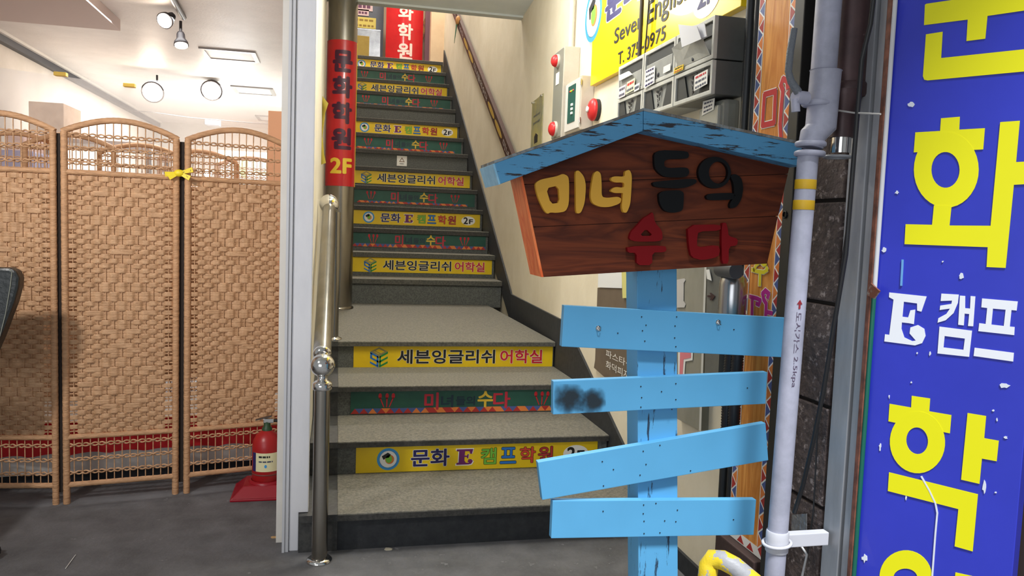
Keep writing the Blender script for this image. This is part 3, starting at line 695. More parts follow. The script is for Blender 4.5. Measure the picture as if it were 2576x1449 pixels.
raised([[[(878, 565), (905, 546), (932, 566), (938, 640), (938, 745), (985, 752), (1060, 742), (1090, 758), (1078, 795), (1000, 822), (930, 822), (868, 795), (852, 740), (862, 650)]],
        [[(1115, 548), (1150, 538), (1168, 580), (1163, 700), (1155, 800), (1130, 864), (1103, 864), (1090, 820), (1100, 720), (1100, 715), (1040, 716), (1008, 704), (1008, 690), (1040, 668), (1108, 676), (1110, 634), (1040, 636), (1008, 620), (1012, 596), (1040, 588), (1114, 592)]]], yel3)
raised([[[(1335, 388), (1590, 396), (1602, 430), (1590, 456), (1412, 458), (1412, 528), (1590, 518), (1606, 560), (1580, 597), (1420, 597), (1368, 562), (1338, 520)]],
        [[(1322, 640), (1345, 628), (1650, 602), (1662, 640), (1560, 682), (1340, 672)]],
        [[(1370, 702), (1562, 690), (1560, 790), (1552, 850), (1480, 868), (1410, 850), (1376, 790)]]], blk3)
ring = [ell(1795, 560, 124, 120, 30), ell(1824, 560, 73, 84, 26)]
g = G().prism([[LP(*p) for p in ring[0]], [LP(*p) for p in ring[1]]], (0, -.012, 0))
for l in ([(1728, 738), (1762, 718), (1955, 712), (1952, 766), (1745, 772)], [(1912, 585), (1952, 568), (2000, 600), (2014, 680), (2000, 762), (1962, 822), (1915, 834), (1908, 800), (1945, 740), (1940, 640)]):
    g.prism([[LP(*p) for p in rounded(l, 2)]], (0, -.0115, 0))
obj('raised_letter', g, blk3, SP)
raised([[[(1300, 880), (1328, 858), (1342, 940), (1396, 1000), (1402, 1062), (1372, 1082), (1200, 1084), (1145, 1066), (1160, 1010), (1210, 960), (1255, 905)], [(1275, 985), (1330, 1040), (1225, 1040)]],
        [[(1130, 1120), (1420, 1112), (1432, 1150), (1410, 1164), (1322, 1166), (1322, 1262), (1204, 1262), (1204, 1168), (1138, 1168)]]], red3, it=1)
raised([[[(1590, 958), (1840, 952), (1842, 1000), (1672, 1006), (1662, 1060), (1662, 1130), (1820, 1108), (1838, 1150), (1822, 1200), (1700, 1226), (1620, 1202), (1600, 1120)]],
        [[(1850, 945), (1882, 938), (1896, 990), (1900, 1040), (1972, 1062), (1966, 1112), (1902, 1122), (1902, 1250), (1852, 1252), (1848, 1100)]]], red3, it=1)

# ================================================================== BLUE SIGN
BO = Vector((1.27, 1.64, 0)); BD = Vector((.5577, -.83, 0)).normalized(); BN = Vector((-.83, -.5577, 0)).normalized()
blue_sheet = M('glossy blue sign sheet', (52, 62, 196), .28, var=((46, 56, 184), 3, .3, .7), coat=.2)
def bs(s, z, d=0): return BO+BD*s+Vector((0, 0, z))+BN*d
bsign = obj('shop_sign', G().hexa([bs(.010, .16), bs(.337, .16), bs(.337, .16, -.06), bs(.010, .16, -.06)], [bs(.010, 2.35), bs(.337, 2.35), bs(.337, 2.35, -.06), bs(.010, 2.35, -.06)]), blue_sheet, bev=.002, label='tall blue standing sign with yellow and white letters', cat='sign')
obj('wall_shopfront', G().hexa([bs(.30, 0, -.12), bs(1.1, 0, -.12), bs(1.1, 0, -.2), bs(.30, 0, -.2)], [bs(.30, 2.88, -.12), bs(1.1, 2.88, -.12), bs(1.1, 2.88, -.2), bs(.30, 2.88, -.2)]), M('dark brown shopfront', (50, 36, 32), .7), kind='structure', label='dark brown shopfront behind the blue sign')
def BP(q): 
    s, x, y = q
    if s == 1: u, v = 1900+x/3.019, y/3.019
    elif s == 2: u, v = 1850+x/2.786, 400+y/2.786
    elif s == 3: u, v = 1850+x/2.639, 900+y/2.639
    else: u, v = x, y
    return onP(u, v, BO, BN)+BN*.0006
def bletter(name, loops, mat):
    for i, l in enumerate(loops):
        obj('letter_stroke', G().prism([[BP(p)+BN*.00025*i for p in part] for part in l], BN*.0012), mat, bsign)
T = lambda s, pts: [(s, x, y) for x, y in pts]
yel_s = M('yellow sign vinyl', (244, 238, 10), .35); wht_s = M('white sign vinyl', (244, 246, 252), .35)
bletter('letter', [[T(1, [(1290, 38), (1300, 30), (2150, -96), (2150, 66), (1765, 122), (1748, 295), (1605, 313), (1615, 150), (1283, 192)])],
                   [T(1, [(1298, 262), (1425, 242), (1413, 442), (2150, 364), (2150, 534), (1310, 612), (1285, 606), (1275, 580)])],
                   [T(1, [(1400, -190), (2000, -290), (2000, -140), (1400, -50)])]], yel_s)
outr = T(0, ell(2381, 427, 81.5, 95.5, 36)); inr = T(0, ell(2379, 427.5, 35.5, 45, 30))
bletter('letter', [[T(1, [(1412, 899), (1555, 887), (1550, 985), (1745, 974), (1732, 1135), (1700, 1137), (1240, 1156), (1205, 1158), (1217, 1006), (1405, 995)])],
                   [outr, inr],
                   [T(2, [(1393, 325), (1517, 325), (1502, 466), (1790, 468)]) + T(0, [(2516.7, 307.4), (2566, 304), (2556.5, 408), (2610, 405), (2608, 462), (2551, 465), (2530.3, 674), (2482.4, 671.7)]) + T(2, [(1770, 618), (1187, 597), (1195, 457), (1380, 461)])]], yel_s)
bletter('letter', [[T(2, [(1080, 935), (1342, 963), (1305, 1070), (1275, 1062), (1275, 1012), (1182, 1000), (1172, 1105), (1212, 1110), (1228, 1060), (1262, 1055), (1252, 1157), (1215, 1150), (1168, 1145), (1165, 1190), (1185, 1250), (1240, 1276), (1266, 1272), (1222, 1222), (1228, 1180), (1280, 1163), (1325, 1190), (1334, 1240), (1310, 1290), (1260, 1306), (1045, 1278), (1050, 1228), (1080, 1232), (1110, 985), (1078, 968)])]], wht_s)
bletter('letter', [[T(2, [(1445, 943), (1567, 950), (1560, 1010), (1530, 1080), (1475, 1130), (1418, 1147), (1424, 1115), (1480, 1085), (1505, 1048), (1433, 1058), (1437, 1027), (1515, 1015), (1520, 992), (1440, 995)])],
                   [T(2, [(1575, 957), (1612, 960), (1611, 1045), (1646, 1048), (1650, 960), (1683, 963), (1668, 1172), (1632, 1170), (1640, 1086), (1608, 1083), (1602, 1166), (1563, 1161)])],
                   [T(2, [(1432, 1174), (1660, 1203), (1640, 1386), (1418, 1362)]), T(2, [(1468, 1240), (1610, 1258), (1600, 1337), (1460, 1320)])]], wht_s)
bletter('letter', [[T(2, [(1730, 977), (1980, 998), (1972, 1062), (1936, 1058), (1924, 1174), (1958, 1177), (1955, 1234), (1704, 1206), (1710, 1150), (1755, 1156), (1766, 1044), (1725, 1039)]), T(2, [(1806, 1048), (1895, 1056), (1882, 1170), (1795, 1160)])],
                   [T(2, [(1678, 1322), (1953, 1358), (1948, 1419), (1671, 1380)])]], wht_s)
bletter('letter', [[T(3, [(1172, 252), (1294, 270), (1288, 355), (1435, 380), (1425, 501), (1390, 494), (1050, 428), (1017, 421), (1025, 305), (1168, 330)])],
                   [T(3, ell(1210, 560, 183, 206, 36, rot=-4)), T(3, ell(1208, 550, 72, 89, 30, rot=-6))],
                   [T(3, [(1543, 366), (1666, 386), (1653, 533), (1750, 550), (1736, 686), (1638, 668), (1622, 836), (1500, 808)])],
                   [T(3, [(1022, 759), (1612, 905), (1577, 1284), (1457, 1250), (1482, 1003), (1014, 883)])]], yel_s)
bletter('letter', [[T(3, ell(1132, 1455, 174, 178, 36, rot=-5)), T(3, ell(1130, 1460, 80, 62, 30))]], yel_s)
bletter('letter', [[T(3, [(1462, 1424), (1590, 1452), (1560, 1800), (1430, 1775)]) ]], yel_s)
bletter('letter', [[T(3, [(930, 1640), (1420, 1740), (1415, 1830), (925, 1730)])]], yel_s)
paintw = M('white paint splash', (226, 230, 240), .6)
def drip(pts, wd):
    q = [BP((3, x, y)) for x, y in pts]; g = G()
    for i in range(len(q)-1):
        t_ = (q[i+1]-q[i]).normalized(); s_ = BN.cross(t_)*wd; g.prism([[q[i]-s_, q[i]+s_, q[i+1]+s_, q[i+1]-s_]], BN*.0025)
    return g
obj('paint_drip', drip([(1235, 785), (1290, 880), (1330, 965), (1342, 1030), (1330, 1160), (1318, 1320), (1305, 1500)], .0017), paintw, bsign)
g = G(); rnd = random.Random(5)
for s_, x, y, a_, b_ in ((2, 1043, 636, 18, 18), (2, 1585, 822, 26, 24), (2, 1133, 236, 16, 14), (3, 1790, 184, 34, 20), (3, 1655, 860, 18, 52), (3, 860, 1330, 22, 30), (3, 1023, 258, 5, 14), (3, 962, 590, 8, 30), (3, 1168, 163, 8, 7), (3, 1795, 528, 14, 12), (3, 1730, 893, 9, 7), (3, 1135, 925, 6, 20), (2, 1455, 718, 8, 7), (2, 1275, 1360, 6, 8), (2, 1365, 1362, 8, 18), (1, 1185, 795, 28, 22), (3, 1712, 350, 8, 8), (3, 1738, 410, 6, 14)):
    pts = [(s_, x+a_*r_*math.cos(t_), y+b_*r_*math.sin(t_)) for t_, r_ in ((2*math.pi*i/11, rnd.uniform(.5, 1.1)) for i in range(11))]
    g.prism([[BP(p) for p in pts]], BN*.0014)
obj('paint_splash', g, paintw, bsign, kind='stuff')
obj('paint_streak', drip([(1112, -652), (1110, -600), (1106, -540), (1103, -478)], .0022), M('pale blue paint streak', (110, 170, 226), .5), bsign)

# ================================================================== RIGHT WALL: YELLOW WALL SIGN, ALARMS, MAILBOXES
WF = WX0-.004
def wx(u, v, d=.004): return onX(u, v, WX0-d)
glossy_yellow = M('glossy yellow wall sign', (250, 216, 10), .3, var=((244, 204, 10), 3, .3, .8), coat=.15)
c_bl, c_br = wx(1488, 217, .03), wx(1864, 12, .03)
zb_, yl, yr = (c_bl.z+c_br.z)/2, c_bl.y+.02, c_br.y
XW = WX0-.03; zt_ = zb_+.80
ws = obj('wall_sign', G().box((XW, yr, zb_), (WX0, yl, zt_)), glossy_yellow, label='large yellow wall sign with english words and a phone number', cat='sign', bev=.002)
def YF(u, v, d=.0008): return onX(u, v, XW-d)
def ytext(body, bl_, br_, tr_, tl_, mat, off=.02, outline=None, ooff=.03):
    A, B, C_, D_ = [YF(*p) for p in (bl_, br_, tr_, tl_)]; dx = Vector((-.001, 0, 0))
    if outline: obj('lettering_outline', text_g(body, quad_fn(A, B, C_, D_), off+ooff, 1), outline, ws)
    obj('lettering', text_g(body, quad_fn(A, B, C_, D_, dx), off, 1), mat, ws)
# words: baseline follows the wall
def px7(x, y): return (1280+x/2.899, y/2.899)
def wtext(body, y0_, z0_, hh, y1_, mat, off=.02, outline=None, ooff=.03):
    A = Vector((XW-.0008, y0_, z0_)); f = rect_fn(A, (0, y1_-y0_, 0), (0, 0, hh))
    if outline: obj('lettering_outline', text_g(body, f, off+ooff), outline, ws)
    obj('lettering', text_g(body, lambda u, v: f(u, v)+Vector((-.001, 0, 0)), off), mat, ws)
a, b = YF(*px7(768, 325)), YF(*px7(955, 240)); a2 = YF(*px7(775, 200)); e2 = YF(*px7(1010, 165)); e3 = YF(*px7(1290, 40))
wtext('Seven', a.y, a.z, (YF(*px7(775, 212)).z-a.z), YF(*px7(975, 230)).y, black_print, .012)
wtext('English', e2.y, a.z-.035, (YF(*px7(775, 200)).z-a.z)+.045, YF(*px7(1330, 40)).y, black_print, .012)
a = YF(*px7(795, 478)); b = YF(*px7(945, 420)); t7 = YF(*px7(800, 385))
wtext('T. 375', a.y, a.z, t7.z-a.z, YF(*px7(950, 420)).y, black_print, .01)
a3 = YF(*px7(965, 385)); wtext('-0975', a3.y, a.z, t7.z-a.z, YF(*px7(1142, 300)).y, black_print, .01)
a = YF(*px7(703, 185)); t7 = YF(*px7(703, 20)); wtext('문화', a.y, a.z+.01, (t7.z-a.z)*1.25, YF(*px7(985, 60)).y, navy, .05, white_print, .035)
c_ = YF(*px7(615, 120)); 
fcr = lambda u, v: Vector((XW-.0006, c_.y-.30*(u-.5)*2, c_.z+.22*(v-.5)*2))
rg = [(c_.y, c_.z)]
ry_, rz_ = (YF(*px7(555, 120)).y-YF(*px7(672, 120)).y)/2, (YF(*px7(612, -80)).z-YF(*px7(612, 302)).z)/2
ccz = (YF(*px7(612, -80)).z+YF(*px7(612, 302)).z)/2
def CF(n): return lambda x, y: Vector((XW-.0006-.0006*n, c_.y-ry_*x, ccz+rz_*y))
D_ = (-.0005, 0, 0)
obj('crest_ring', shape(CF(0), ell(0, 0, 1, 1, 40), D_, holes=[ell(0, 0, .8, .8, 40)]), sky_l, ws)
obj('crest_disc', shape(CF(0), ell(0, 0, .82, .82, 36), D_), white_print, ws)
obj('crest_globe', shape(CF(1), ell(.12, -.05, .38, .40), D_), tri_orange, ws)
obj('crest_land', shape(CF(2), ell(.05, -.02, .26, .34), D_), green_l, ws)
obj('crest_cap', shape(CF(2), [(-.55, .34), (-.05, .62), (.25, .46), (.05, .2), (-.28, .14), (-.3, -.1), (-.42, -.1)], D_), black_print, ws)
ov = YF(*px7(1440, 10)); oy, oz = .11, .075
obj('white_oval', shape(lambda x, y: Vector((XW-.0006, ov.y-oy*x, ov.z+.02+oz*y)), ell(0, 0, 1, 1), D_), white_print, ws)
wtext('2F', ov.y+.065, ov.z-.012, .075, ov.y-.06, navy, .03)
# thin pole with a wire in front of the sign
q = onX(1608, 150, XW-.03); q = Vector((q.x, q.y, 0))
obj('conduit', G().tube([(q.x, q.y, 1.95), (q.x+.0, q.y, 2.88)], .009, 10), M('dark brown conduit', (70, 62, 50), .5), label='thin dark conduit pole in front of the yellow wall sign', cat='conduit')
q = onX(1628, 100, XW-.02)
obj('wire', G().tube([(q.x, q.y+.02, 1.94), (q.x, q.y, 2.2), (q.x, q.y-.02, 2.6), (q.x, q.y-.05, 2.88)], .003, 6), black_print, label='black wire hanging beside the dark conduit pole', cat='wire')

# alarm cabinets on the wall
grey_steel = M('warm grey enamel', (190, 182, 170), .45, var=((172, 164, 150), 8, .35, .75)); dark_face = M('shaded grey enamel', (120, 120, 112), .5)
alarm_red = M('alarm red', (196, 36, 40), .35)
a = onX(1395, 330, WX0-.07); t = onX(1416, 112, WX0-.07); e = onX(1452, 318, WX0)
y_f = onX(1416, 220, WX0-.09).y
ya1 = onX(1393, 220, WX0-.09).y
ab = thing('alarm_cabinet', (WX0, y_f, 1.8), 'tall narrow grey alarm cabinet with red lamps left of the yellow sign', 'cabinet')
z0_, z1_ = onX(1416, 345, WX0-.09).z, onX(1416, 118, WX0-.09).z
obj('body', G().box((WX0-.09, y_f, z0_), (WX0, ya1, z1_)), grey_steel, ab, bev=.004)
obj('door', G().box((WX0-.095, y_f+.008, z0_+.01), (WX0-.089, ya1-.008, z1_-.01)), M('grey alarm door', (128, 128, 118), .5), ab, bev=.002)
ym = (y_f+ya1)/2
for nm, v, rr in (('lamp', 154, .034), ('bell', 322, .040)):
    zc = onX(1402, v, WX0-.1).z
    obj(nm+'_base', G().lathe((WX0-.095, ym, zc), [(rr*1.08, 0), (rr*1.08, .012), (rr*.95, .014)], 20, (-1, 0, 0)), grey_steel, ab)
    obj(nm, G().lathe((WX0-.107, ym, zc), [(rr, 0), (rr*.97, .009), (rr*.82, .019), (rr*.5, .027), (rr*.1, .030)], 20, (-1, 0, 0)), alarm_red, ab)
zc = onX(1402, 196, WX0-.1).z
obj('paper_label', G().box((WX0-.0975, ym-.03, zc-.035), (WX0-.0955, ym+.03, zc+.03)), white_print, ab)
# second cabinet with green panel
y2a, y2b = onX(1424, 260, WX0-.07).y, onX(1461, 260, WX0-.07).y
z2a, z2b = onX(1424, 338, WX0-.07).z, onX(1440, 203, WX0-.07).z
rc = thing('receiver_cabinet', (WX0, y2b, z2a), 'grey cabinet with a dark green switch panel beside the alarm cabinet', 'cabinet')
obj('body', G().box((WX0-.07, y2b, z2a), (WX0, y2a, z2b)), grey_steel, rc, bev=.004)
obj('door', G().box((WX0-.078, y2b+.01, z2a+.01), (WX0-.069, y2a-.01, z2b-.01)), M('light grey enamel door', (206, 204, 198), .4), rc, bev=.003)
ym = (y2a+y2b)/2; hw = (y2a-y2b)*.24
obj('switch_panel', G().box((WX0-.081, ym-hw, z2a+.05), (WX0-.077, ym+hw, z2b-.03)), M('deep green enamel', (30, 84, 76), .4), rc)
zc = z2a+.09
for j in range(3):
    obj('switch', G().box((WX0-.086, ym-hw*.5, zc+.022*j), (WX0-.080, ym-hw*.1, zc+.012+.022*j)), white_print, rc)
for j in range(4): obj('indicator', G().lathe((WX0-.081, ym+hw*(.4-.3*j), z2b-.06), [(.006, 0), (.006, .002), (.003, .005)], 8, (-1, 0, 0)), (alarm_red, yellow_print, green_l, alarm_red)[j], rc)
for zz in (z2a+.03, z2b-.05): obj('hinge', G().tube([(WX0-.074, y2b-.004, zz), (WX0-.074, y2b-.004, zz+.03)], .005, 8), chrome, rc)
# red bell
cb = onX(1490, 276, WX0-.03)
be = thing('alarm_bell', tuple(cb), 'round red fire alarm bell right of the grey cabinets', 'alarm bell')
obj('dome', G().lathe((WX0-.02, cb.y, cb.z), [(.055, 0), (.057, .006), (.054, .014), (.045, .023), (.028, .030), (.010, .033)], 28, (-1, 0, 0)), alarm_red, be)
obj('hub', G().lathe((WX0-.053, cb.y, cb.z), [(.014, 0), (.016, .006), (.008, .009)], 14, (-1, 0, 0)), white_print, be)
obj('mount', G().lathe((WX0, cb.y, cb.z), [(.055, 0), (.055, .022)], 20, (-1, 0, 0)), M('black mount', (34, 34, 36), .5), be)
# flexible conduit above the alarm cabinet
yq = onX(1438, 90, WX0-.02).y; pts = []
for i in range(120):
    z = z1_+(2.88-z1_)*i/119; pts.append((WX0-.022, yq, z))
obj('flexible_conduit', G().tube(pts, [.0135+.0022*(i % 2) for i in range(120)], 10), M('white corrugated conduit', (206, 198, 184), .5), label='white corrugated conduit rising from the alarm cabinet', cat='conduit')
# glass plaque
y3a, y3b = wx(1313, 300).y, wx(1347, 300).y; z3a, z3b = wx(1330, 372).z, wx(1330, 246).z
pq = thing('wall_plaque', (1.33, y3b, z3a), 'narrow clear plaque with faded notices on the cream wall', 'plaque')
XP = 1.29
def wallx(y): return WX0 if y < 4.33 else WX0+(WX1-WX0)*min(1, (y-4.33)/1.77)
xa, xb = wallx(y3a)-.006, wallx(y3b)-.006
g = G().hexa([(xa, y3a, z3a), (xb, y3b, z3a), (xb+.004, y3b, z3a), (xa+.004, y3a, z3a)], [(xa, y3a, z3b), (xb, y3b, z3b), (xb+.004, y3b, z3b), (xa+.004, y3a, z3b)])
obj('plate', g, M('aged clear acrylic', (150, 148, 120), .25, var=((176, 168, 112), 6, .4, .6)), pq)
def onplq(s, z, d=.001): return Vector((xa+(xb-xa)*s-d, y3a+(y3b-y3a)*s, z))
zz = lambda t: z3a+(z3b-z3a)*t
obj('symbol', G().prism([[onplq(.35, zz(.12)), onplq(.65, zz(.12)), onplq(.65, zz(.26)), onplq(.5, zz(.31)), onplq(.35, zz(.26))]], (-.001, 0, 0)), black_print, pq)
obj('ink_line', ink_g(lambda u, v: onplq(u, zz(v)), (.2, .64, .8, .70), 6), M('grey ink', (90, 92, 84), .6), pq)
obj('ink_line', ink_g(lambda u, v: onplq(u, zz(v)), (.2, .50, .8, .56), 9), M('grey ink', (90, 92, 84), .6), pq)
for s_ in (.1, .9): obj('standoff', G().lathe(onplq(s_, zz(.97)), [(.008, 0), (.008, .01)], 10, (-1, 0, 0)), chrome, pq)

# mailboxes: three columns, two rows
MX = 1.17; cols = [3.211, 2.925, 2.632, 2.338]; ztop, zmid, zbot = 1.948, 1.812, 1.700
mail_grey = M('grey mailbox plastic', (154, 156, 152), .45, var=((134, 136, 134), 10, .35, .75)); mail_light = M('pale mailbox rim', (206, 206, 198), .45, var=((180, 180, 174), 12, .35, .75)); mail_dark = M('dark mailbox slot', (52, 54, 54), .6)
mail_side = M('dark grey mailbox side', (96, 98, 96), .5, var=((84, 84, 82), 8, .3, .7))
names = [['leftmost of the upper row with folded letters in its slot', 'middle of the upper row with two stickers on its door', 'rightmost of the upper row with its flap open and letters inside'],
         ['leftmost of the lower row above the blue roof', 'middle of the lower row with a black chevron mark', 'rightmost of the lower row with pasted notes']]
# the upper units are taller than what shows below: rows follow the photographed joints
rows_ = [(1.812, 1.948), (1.700, 1.808)]
for r_, (za, zb2) in enumerate(rows_):
    for c in range(3):
        yA, yB = cols[c]-.003, cols[c+1]+.003; xA = MX
        mb = thing('mailbox', (MX+.05, (yA+yB)/2, za), 'grey plastic mailbox, '+names[r_][c], 'mailbox', 'bank of grey mailboxes on the wall')
        obj('body', G().box((xA+.012, yB, za), (WX0, yA, zb2)), mail_side if c == 2 else mail_grey, mb, bev=.003)
        g = G(); o_ = [(xA, yA, za), (xA, yB, za), (xA, yB, zb2), (xA, yA, zb2)]; m_ = .014
        i_ = [(xA, yA-m_, za+m_), (xA, yB+m_, za+m_), (xA, yB+m_, zb2-m_), (xA, yA-m_, zb2-m_)]
        obj('rim', g.prism([o_, i_], (.014, 0, 0)), mail_light, mb, bev=.002)
        W_ = yA-yB; H_ = zb2-za
        P = lambda s, t, d=0: Vector((xA+.008-d, yA-W_*s, za+H_*t))
        if r_ == 0:
            obj('slot', shape(lambda u, v: P(u, v), [(.08, .58), (.92, .58), (.94, .80), (.86, .90), (.14, .90), (.06, .80)], (-.002, 0, 0)), mail_dark, mb)
            if c < 2:
                obj('door', shape(lambda u, v: P(u, v, .001), [(.08, .10), (.92, .10), (.92, .60), (.08, .60)], (-.006, 0, 0)), mail_grey, mb, bev=.0015)
            else:
                fl = G().hexa([P(.08, .12, .002), P(.90, .12, .002), P(.90, .12, .006), P(.08, .12, .006)], [P(.08, .62, .03), P(.92, .72, .055), P(.92, .72, .060), P(.08, .62, .035)])
                obj('door', fl, mail_light, mb, bev=.001)
            obj('lock', G().lathe(P(.5, .2, .006), [(.009, 0), (.009, .004), (.005, .006)], 12, (-1, 0, 0)), alu_dark, mb)
        else:
            obj('recess', shape(lambda u, v: P(u, v), [(.05, .1), (.36, .1), (.24, .88), (.05, .88)], (-.002, 0, 0)), mail_dark, mb)
            obj('recess', shape(lambda u, v: P(u, v), [(.64, .1), (.95, .1), (.95, .88), (.76, .88)], (-.002, 0, 0)), mail_dark, mb)
            g = G()
            for j in range(4):
                t0 = .80-.16*j; g.prism([[P(.40+.03*j, t0, .001), P(.48, t0-.04, .001), P(.48, t0-.14, .001), P(.43+.03*j, t0-.10, .001)]], (-.002, 0, 0)); g.prism([[P(.52, t0, .001), P(.58-.02*j, t0+.03, .001), P(.58-.02*j, t0-.06, .001), P(.52, t0-.1, .001)]], (-.002, 0, 0))
            obj('chevron_mark', g, black_print, mb)
# papers, stickers
def paper(name, pts, mat, label, cat='paper', d=-.0012, x=None, txt=None):
    P3 = [onX(u, v, (MX-.004) if x is None else x) for u, v in pts]
    o = obj(name, G().prism([P3], (d, 0, 0)), mat, label=label, cat=cat)
    if txt:
        f = quad_fn(P3[0], P3[1], P3[2], P3[3], (d*1.6, 0, 0)); nl = len(txt)
        for i, (t_, m_) in enumerate(txt): obj('ink_line', ink_g(f, (.1, 1-(i+.85)/nl, .9, 1-(i+.2)/nl), i+len(t_)), m_, o)
    return o
gi = M('grey note ink', (70, 76, 96), .6)
paper('sticker', [px7(990, 648), px7(1063, 605), px7(1068, 478), px7(1000, 512)], white_print, 'white and navy printed sticker on the middle mailbox door', 'sticker', txt=[('안내문', navy), ('우편물', gi), ('보관함', gi), ('관리실', navy)])
paper('sticker', [px7(1126, 538), px7(1178, 512), px7(1182, 462), px7(1130, 488)], white_print, 'small blank white sticker on the middle mailbox', 'sticker')
paper('sticker', [px7(1204, 540), px7(1272, 508), px7(1276, 468), px7(1210, 498)], yellow_print, 'small yellow sticker between the two right mailboxes', 'sticker', txt=[('주의', black_print), ('개인정보', tri_red)])
paper('pasted_note', [px7(1352, 665), px7(1448, 612), px7(1452, 505), px7(1356, 555)], white_print, 'note with green tape on the lower right mailbox', txt=[('공지', red_print), ('가스점검', gi), ('확인', gi)])
paper('pasted_note', [px7(852, 690), px7(915, 655), px7(922, 568), px7(865, 600)], M('pale yellow paper', (236, 232, 190), .7), 'pale yellow note hanging on the left mailbox', txt=[('공지', red_print), ('점검', gi)])
paper('pasted_note', [px7(800, 722), px7(848, 700), px7(856, 615), px7(806, 640)], M('pinkish paper', (232, 214, 214), .7), 'pinkish note beside the yellow one on the left mailbox', txt=[('알림', gi), ('확인', gi)])
paper('pasted_note', [px7(915, 672), px7(952, 652), px7(956, 602), px7(920, 622)], white_print, 'tiny white note right of the yellow note', txt=[('우편', gi)])
paper('paper_scrap', [px7(818, 590), px7(905, 545), px7(880, 520), px7(812, 552)], white_print, 'torn letter poking from the left mailbox slot', d=-.006)
for i, (sh, nm) in enumerate(((0, 'front'), (1, 'rear'))):
    q = [px7(1262+sh*30, 345-sh*15), px7(1402+sh*40, 285-sh*20), px7(1372+sh*55, 192-sh*22), px7(1235+sh*70, 178+sh*17)]
    P3 = [onX(u, v, MX-.064+.012*i) for u, v in q]
    o = obj('letter_envelope', G().prism([P3], (.002, 0, 0)), M('white envelope', (232, 232, 236), .7), label=('front' if not i else 'rear')+' white envelope sticking out of the open mailbox', cat='envelope', group='letters in the open mailbox')

# gas meter below the mailboxes
gm_mat = M('grey meter plastic', (140, 140, 132), .4, var=((120, 120, 112), 8, .35, .75))
ya, yb = onX(1762, 280, 1.225).y, onX(1820, 280, 1.225).y; za, zb2 = onX(1790, 330, 1.225).z, min(1.694, onX(1790, 222, 1.225).z)
gm = thing('utility_meter', (1.22, yb, za-.12), 'grey plastic meter box with a white label under the mailboxes', 'meter')
obj('housing', G().box((1.225, yb, za-.12), (WX0, ya, zb2)), gm_mat, gm, bev=.018)
obj('cover', G().box((1.212, yb+.015, za-.10), (1.23, ya-.015, zb2-.02)), M('translucent meter cover', (168, 168, 158), .25, coat=.3), gm, bev=.008)
q = [px7(1408, 845), px7(1495, 800), px7(1503, 715), px7(1418, 740)]
P3 = [onX(u, v, 1.2105) for u, v in q]; o = obj('paper_label', G().prism([P3], (-.001, 0, 0)), white_print, gm)
f = quad_fn(*P3, (-.0016, 0, 0))
for i, t_ in enumerate(('사용', '계량', '번호')): obj('ink_line', ink_g(f, (.15, .7-.3*i, .85, .9-.3*i), i), gi, gm)
# black ducts beside the wood sign
for i, (u, rr) in enumerate(((1882, .015), (1900, .011))):
    q = onX(u, 150, WX0-.02)
    obj('downpipe', G().tube([(WX0-.02, q.y, .35), (WX0-.02, q.y, 2.88)], rr, 14), M('black plastic pipe', (40, 42, 44), .4), label=('thicker' if i == 0 else 'thinner')+' black vertical pipe left of the orange wooden strip sign', cat='pipe', group='black pipes by the strip sign')
# handwritten marks on a mailbox
# ================================================================== ORANGE STRIP SIGN
OX = WX0-.025; yL = (onX(1912, 0, OX).y+onX(1842, 1200, OX).y)/2; yR = (onX(2010, 0, OX).y+onX(1917, 1385, OX).y)/2
zB = onX(1850, 1357, OX).z
ost = obj('strip_sign', G().box((OX, yR, zB), (WX0, yL, 2.5)), panel_wood, label='tall orange wood grain strip sign with triangle borders on the wall', cat='sign', bev=.001)
wS = yL-yR
OF = lambda n: (lambda u, v: Vector((OX-.0006-.0006*n, yL-wS*u, zB+v)))   # u across, v metres up
D2 = (-.0005, 0, 0)
H_ = 2.5-zB; bw = .17
for u0, u1, side in ((0, bw, 0), (1-bw, 1, 1)):
    obj('border_ground', G().prism([[OF(0)(u0, 0), OF(0)(u1, 0), OF(0)(u1, H_), OF(0)(u0, H_)]], D2), white_print, ost)
    gs = [G(), G(), G()]; pit = .050; n = int(H_/pit); m_ = .018
    for i in range(n):
        z0_, z1_ = i*pit, (i+1)*pit
        ua, ub = (u0+m_, u1-m_) if side == 0 else (u1-m_, u0+m_)
        gs[i*2 % 3].prism([[OF(1)(ua, z0_+.004), OF(1)(ua, z1_-.004), OF(1)(ub-(ub-ua)*.12, (z0_+z1_)/2)]], D2)
        gs[(i*2+1) % 3].prism([[OF(1)(ub, z0_+.004+pit/2), OF(1)(ub, z1_-.004+pit/2), OF(1)(ua+(ub-ua)*.12, z1_)]], D2)
    for g_, m2 in zip(gs, (tri_red, tri_orange, tri_blue)): obj('border_triangles', g_, m2, ost, kind='stuff')
obj('border_ground', G().prism([[OF(0)(bw, 0), OF(0)(1-bw, 0), OF(0)(1-bw, .03), OF(0)(bw, .03)]], D2), white_print, ost)
obj('border_triangles', G().prism([[OF(1)(bw+.1, .004), OF(1)(bw+.3, .004), OF(1)(bw+.2, .027)]], D2).prism([[OF(1)(.55, .004), OF(1)(.75, .004), OF(1)(.65, .027)]], D2), tri_red, ost)
mag = M('magenta sign ink', (190, 40, 140), .5); lemon = M('lemon sign ink', (232, 214, 40), .5)
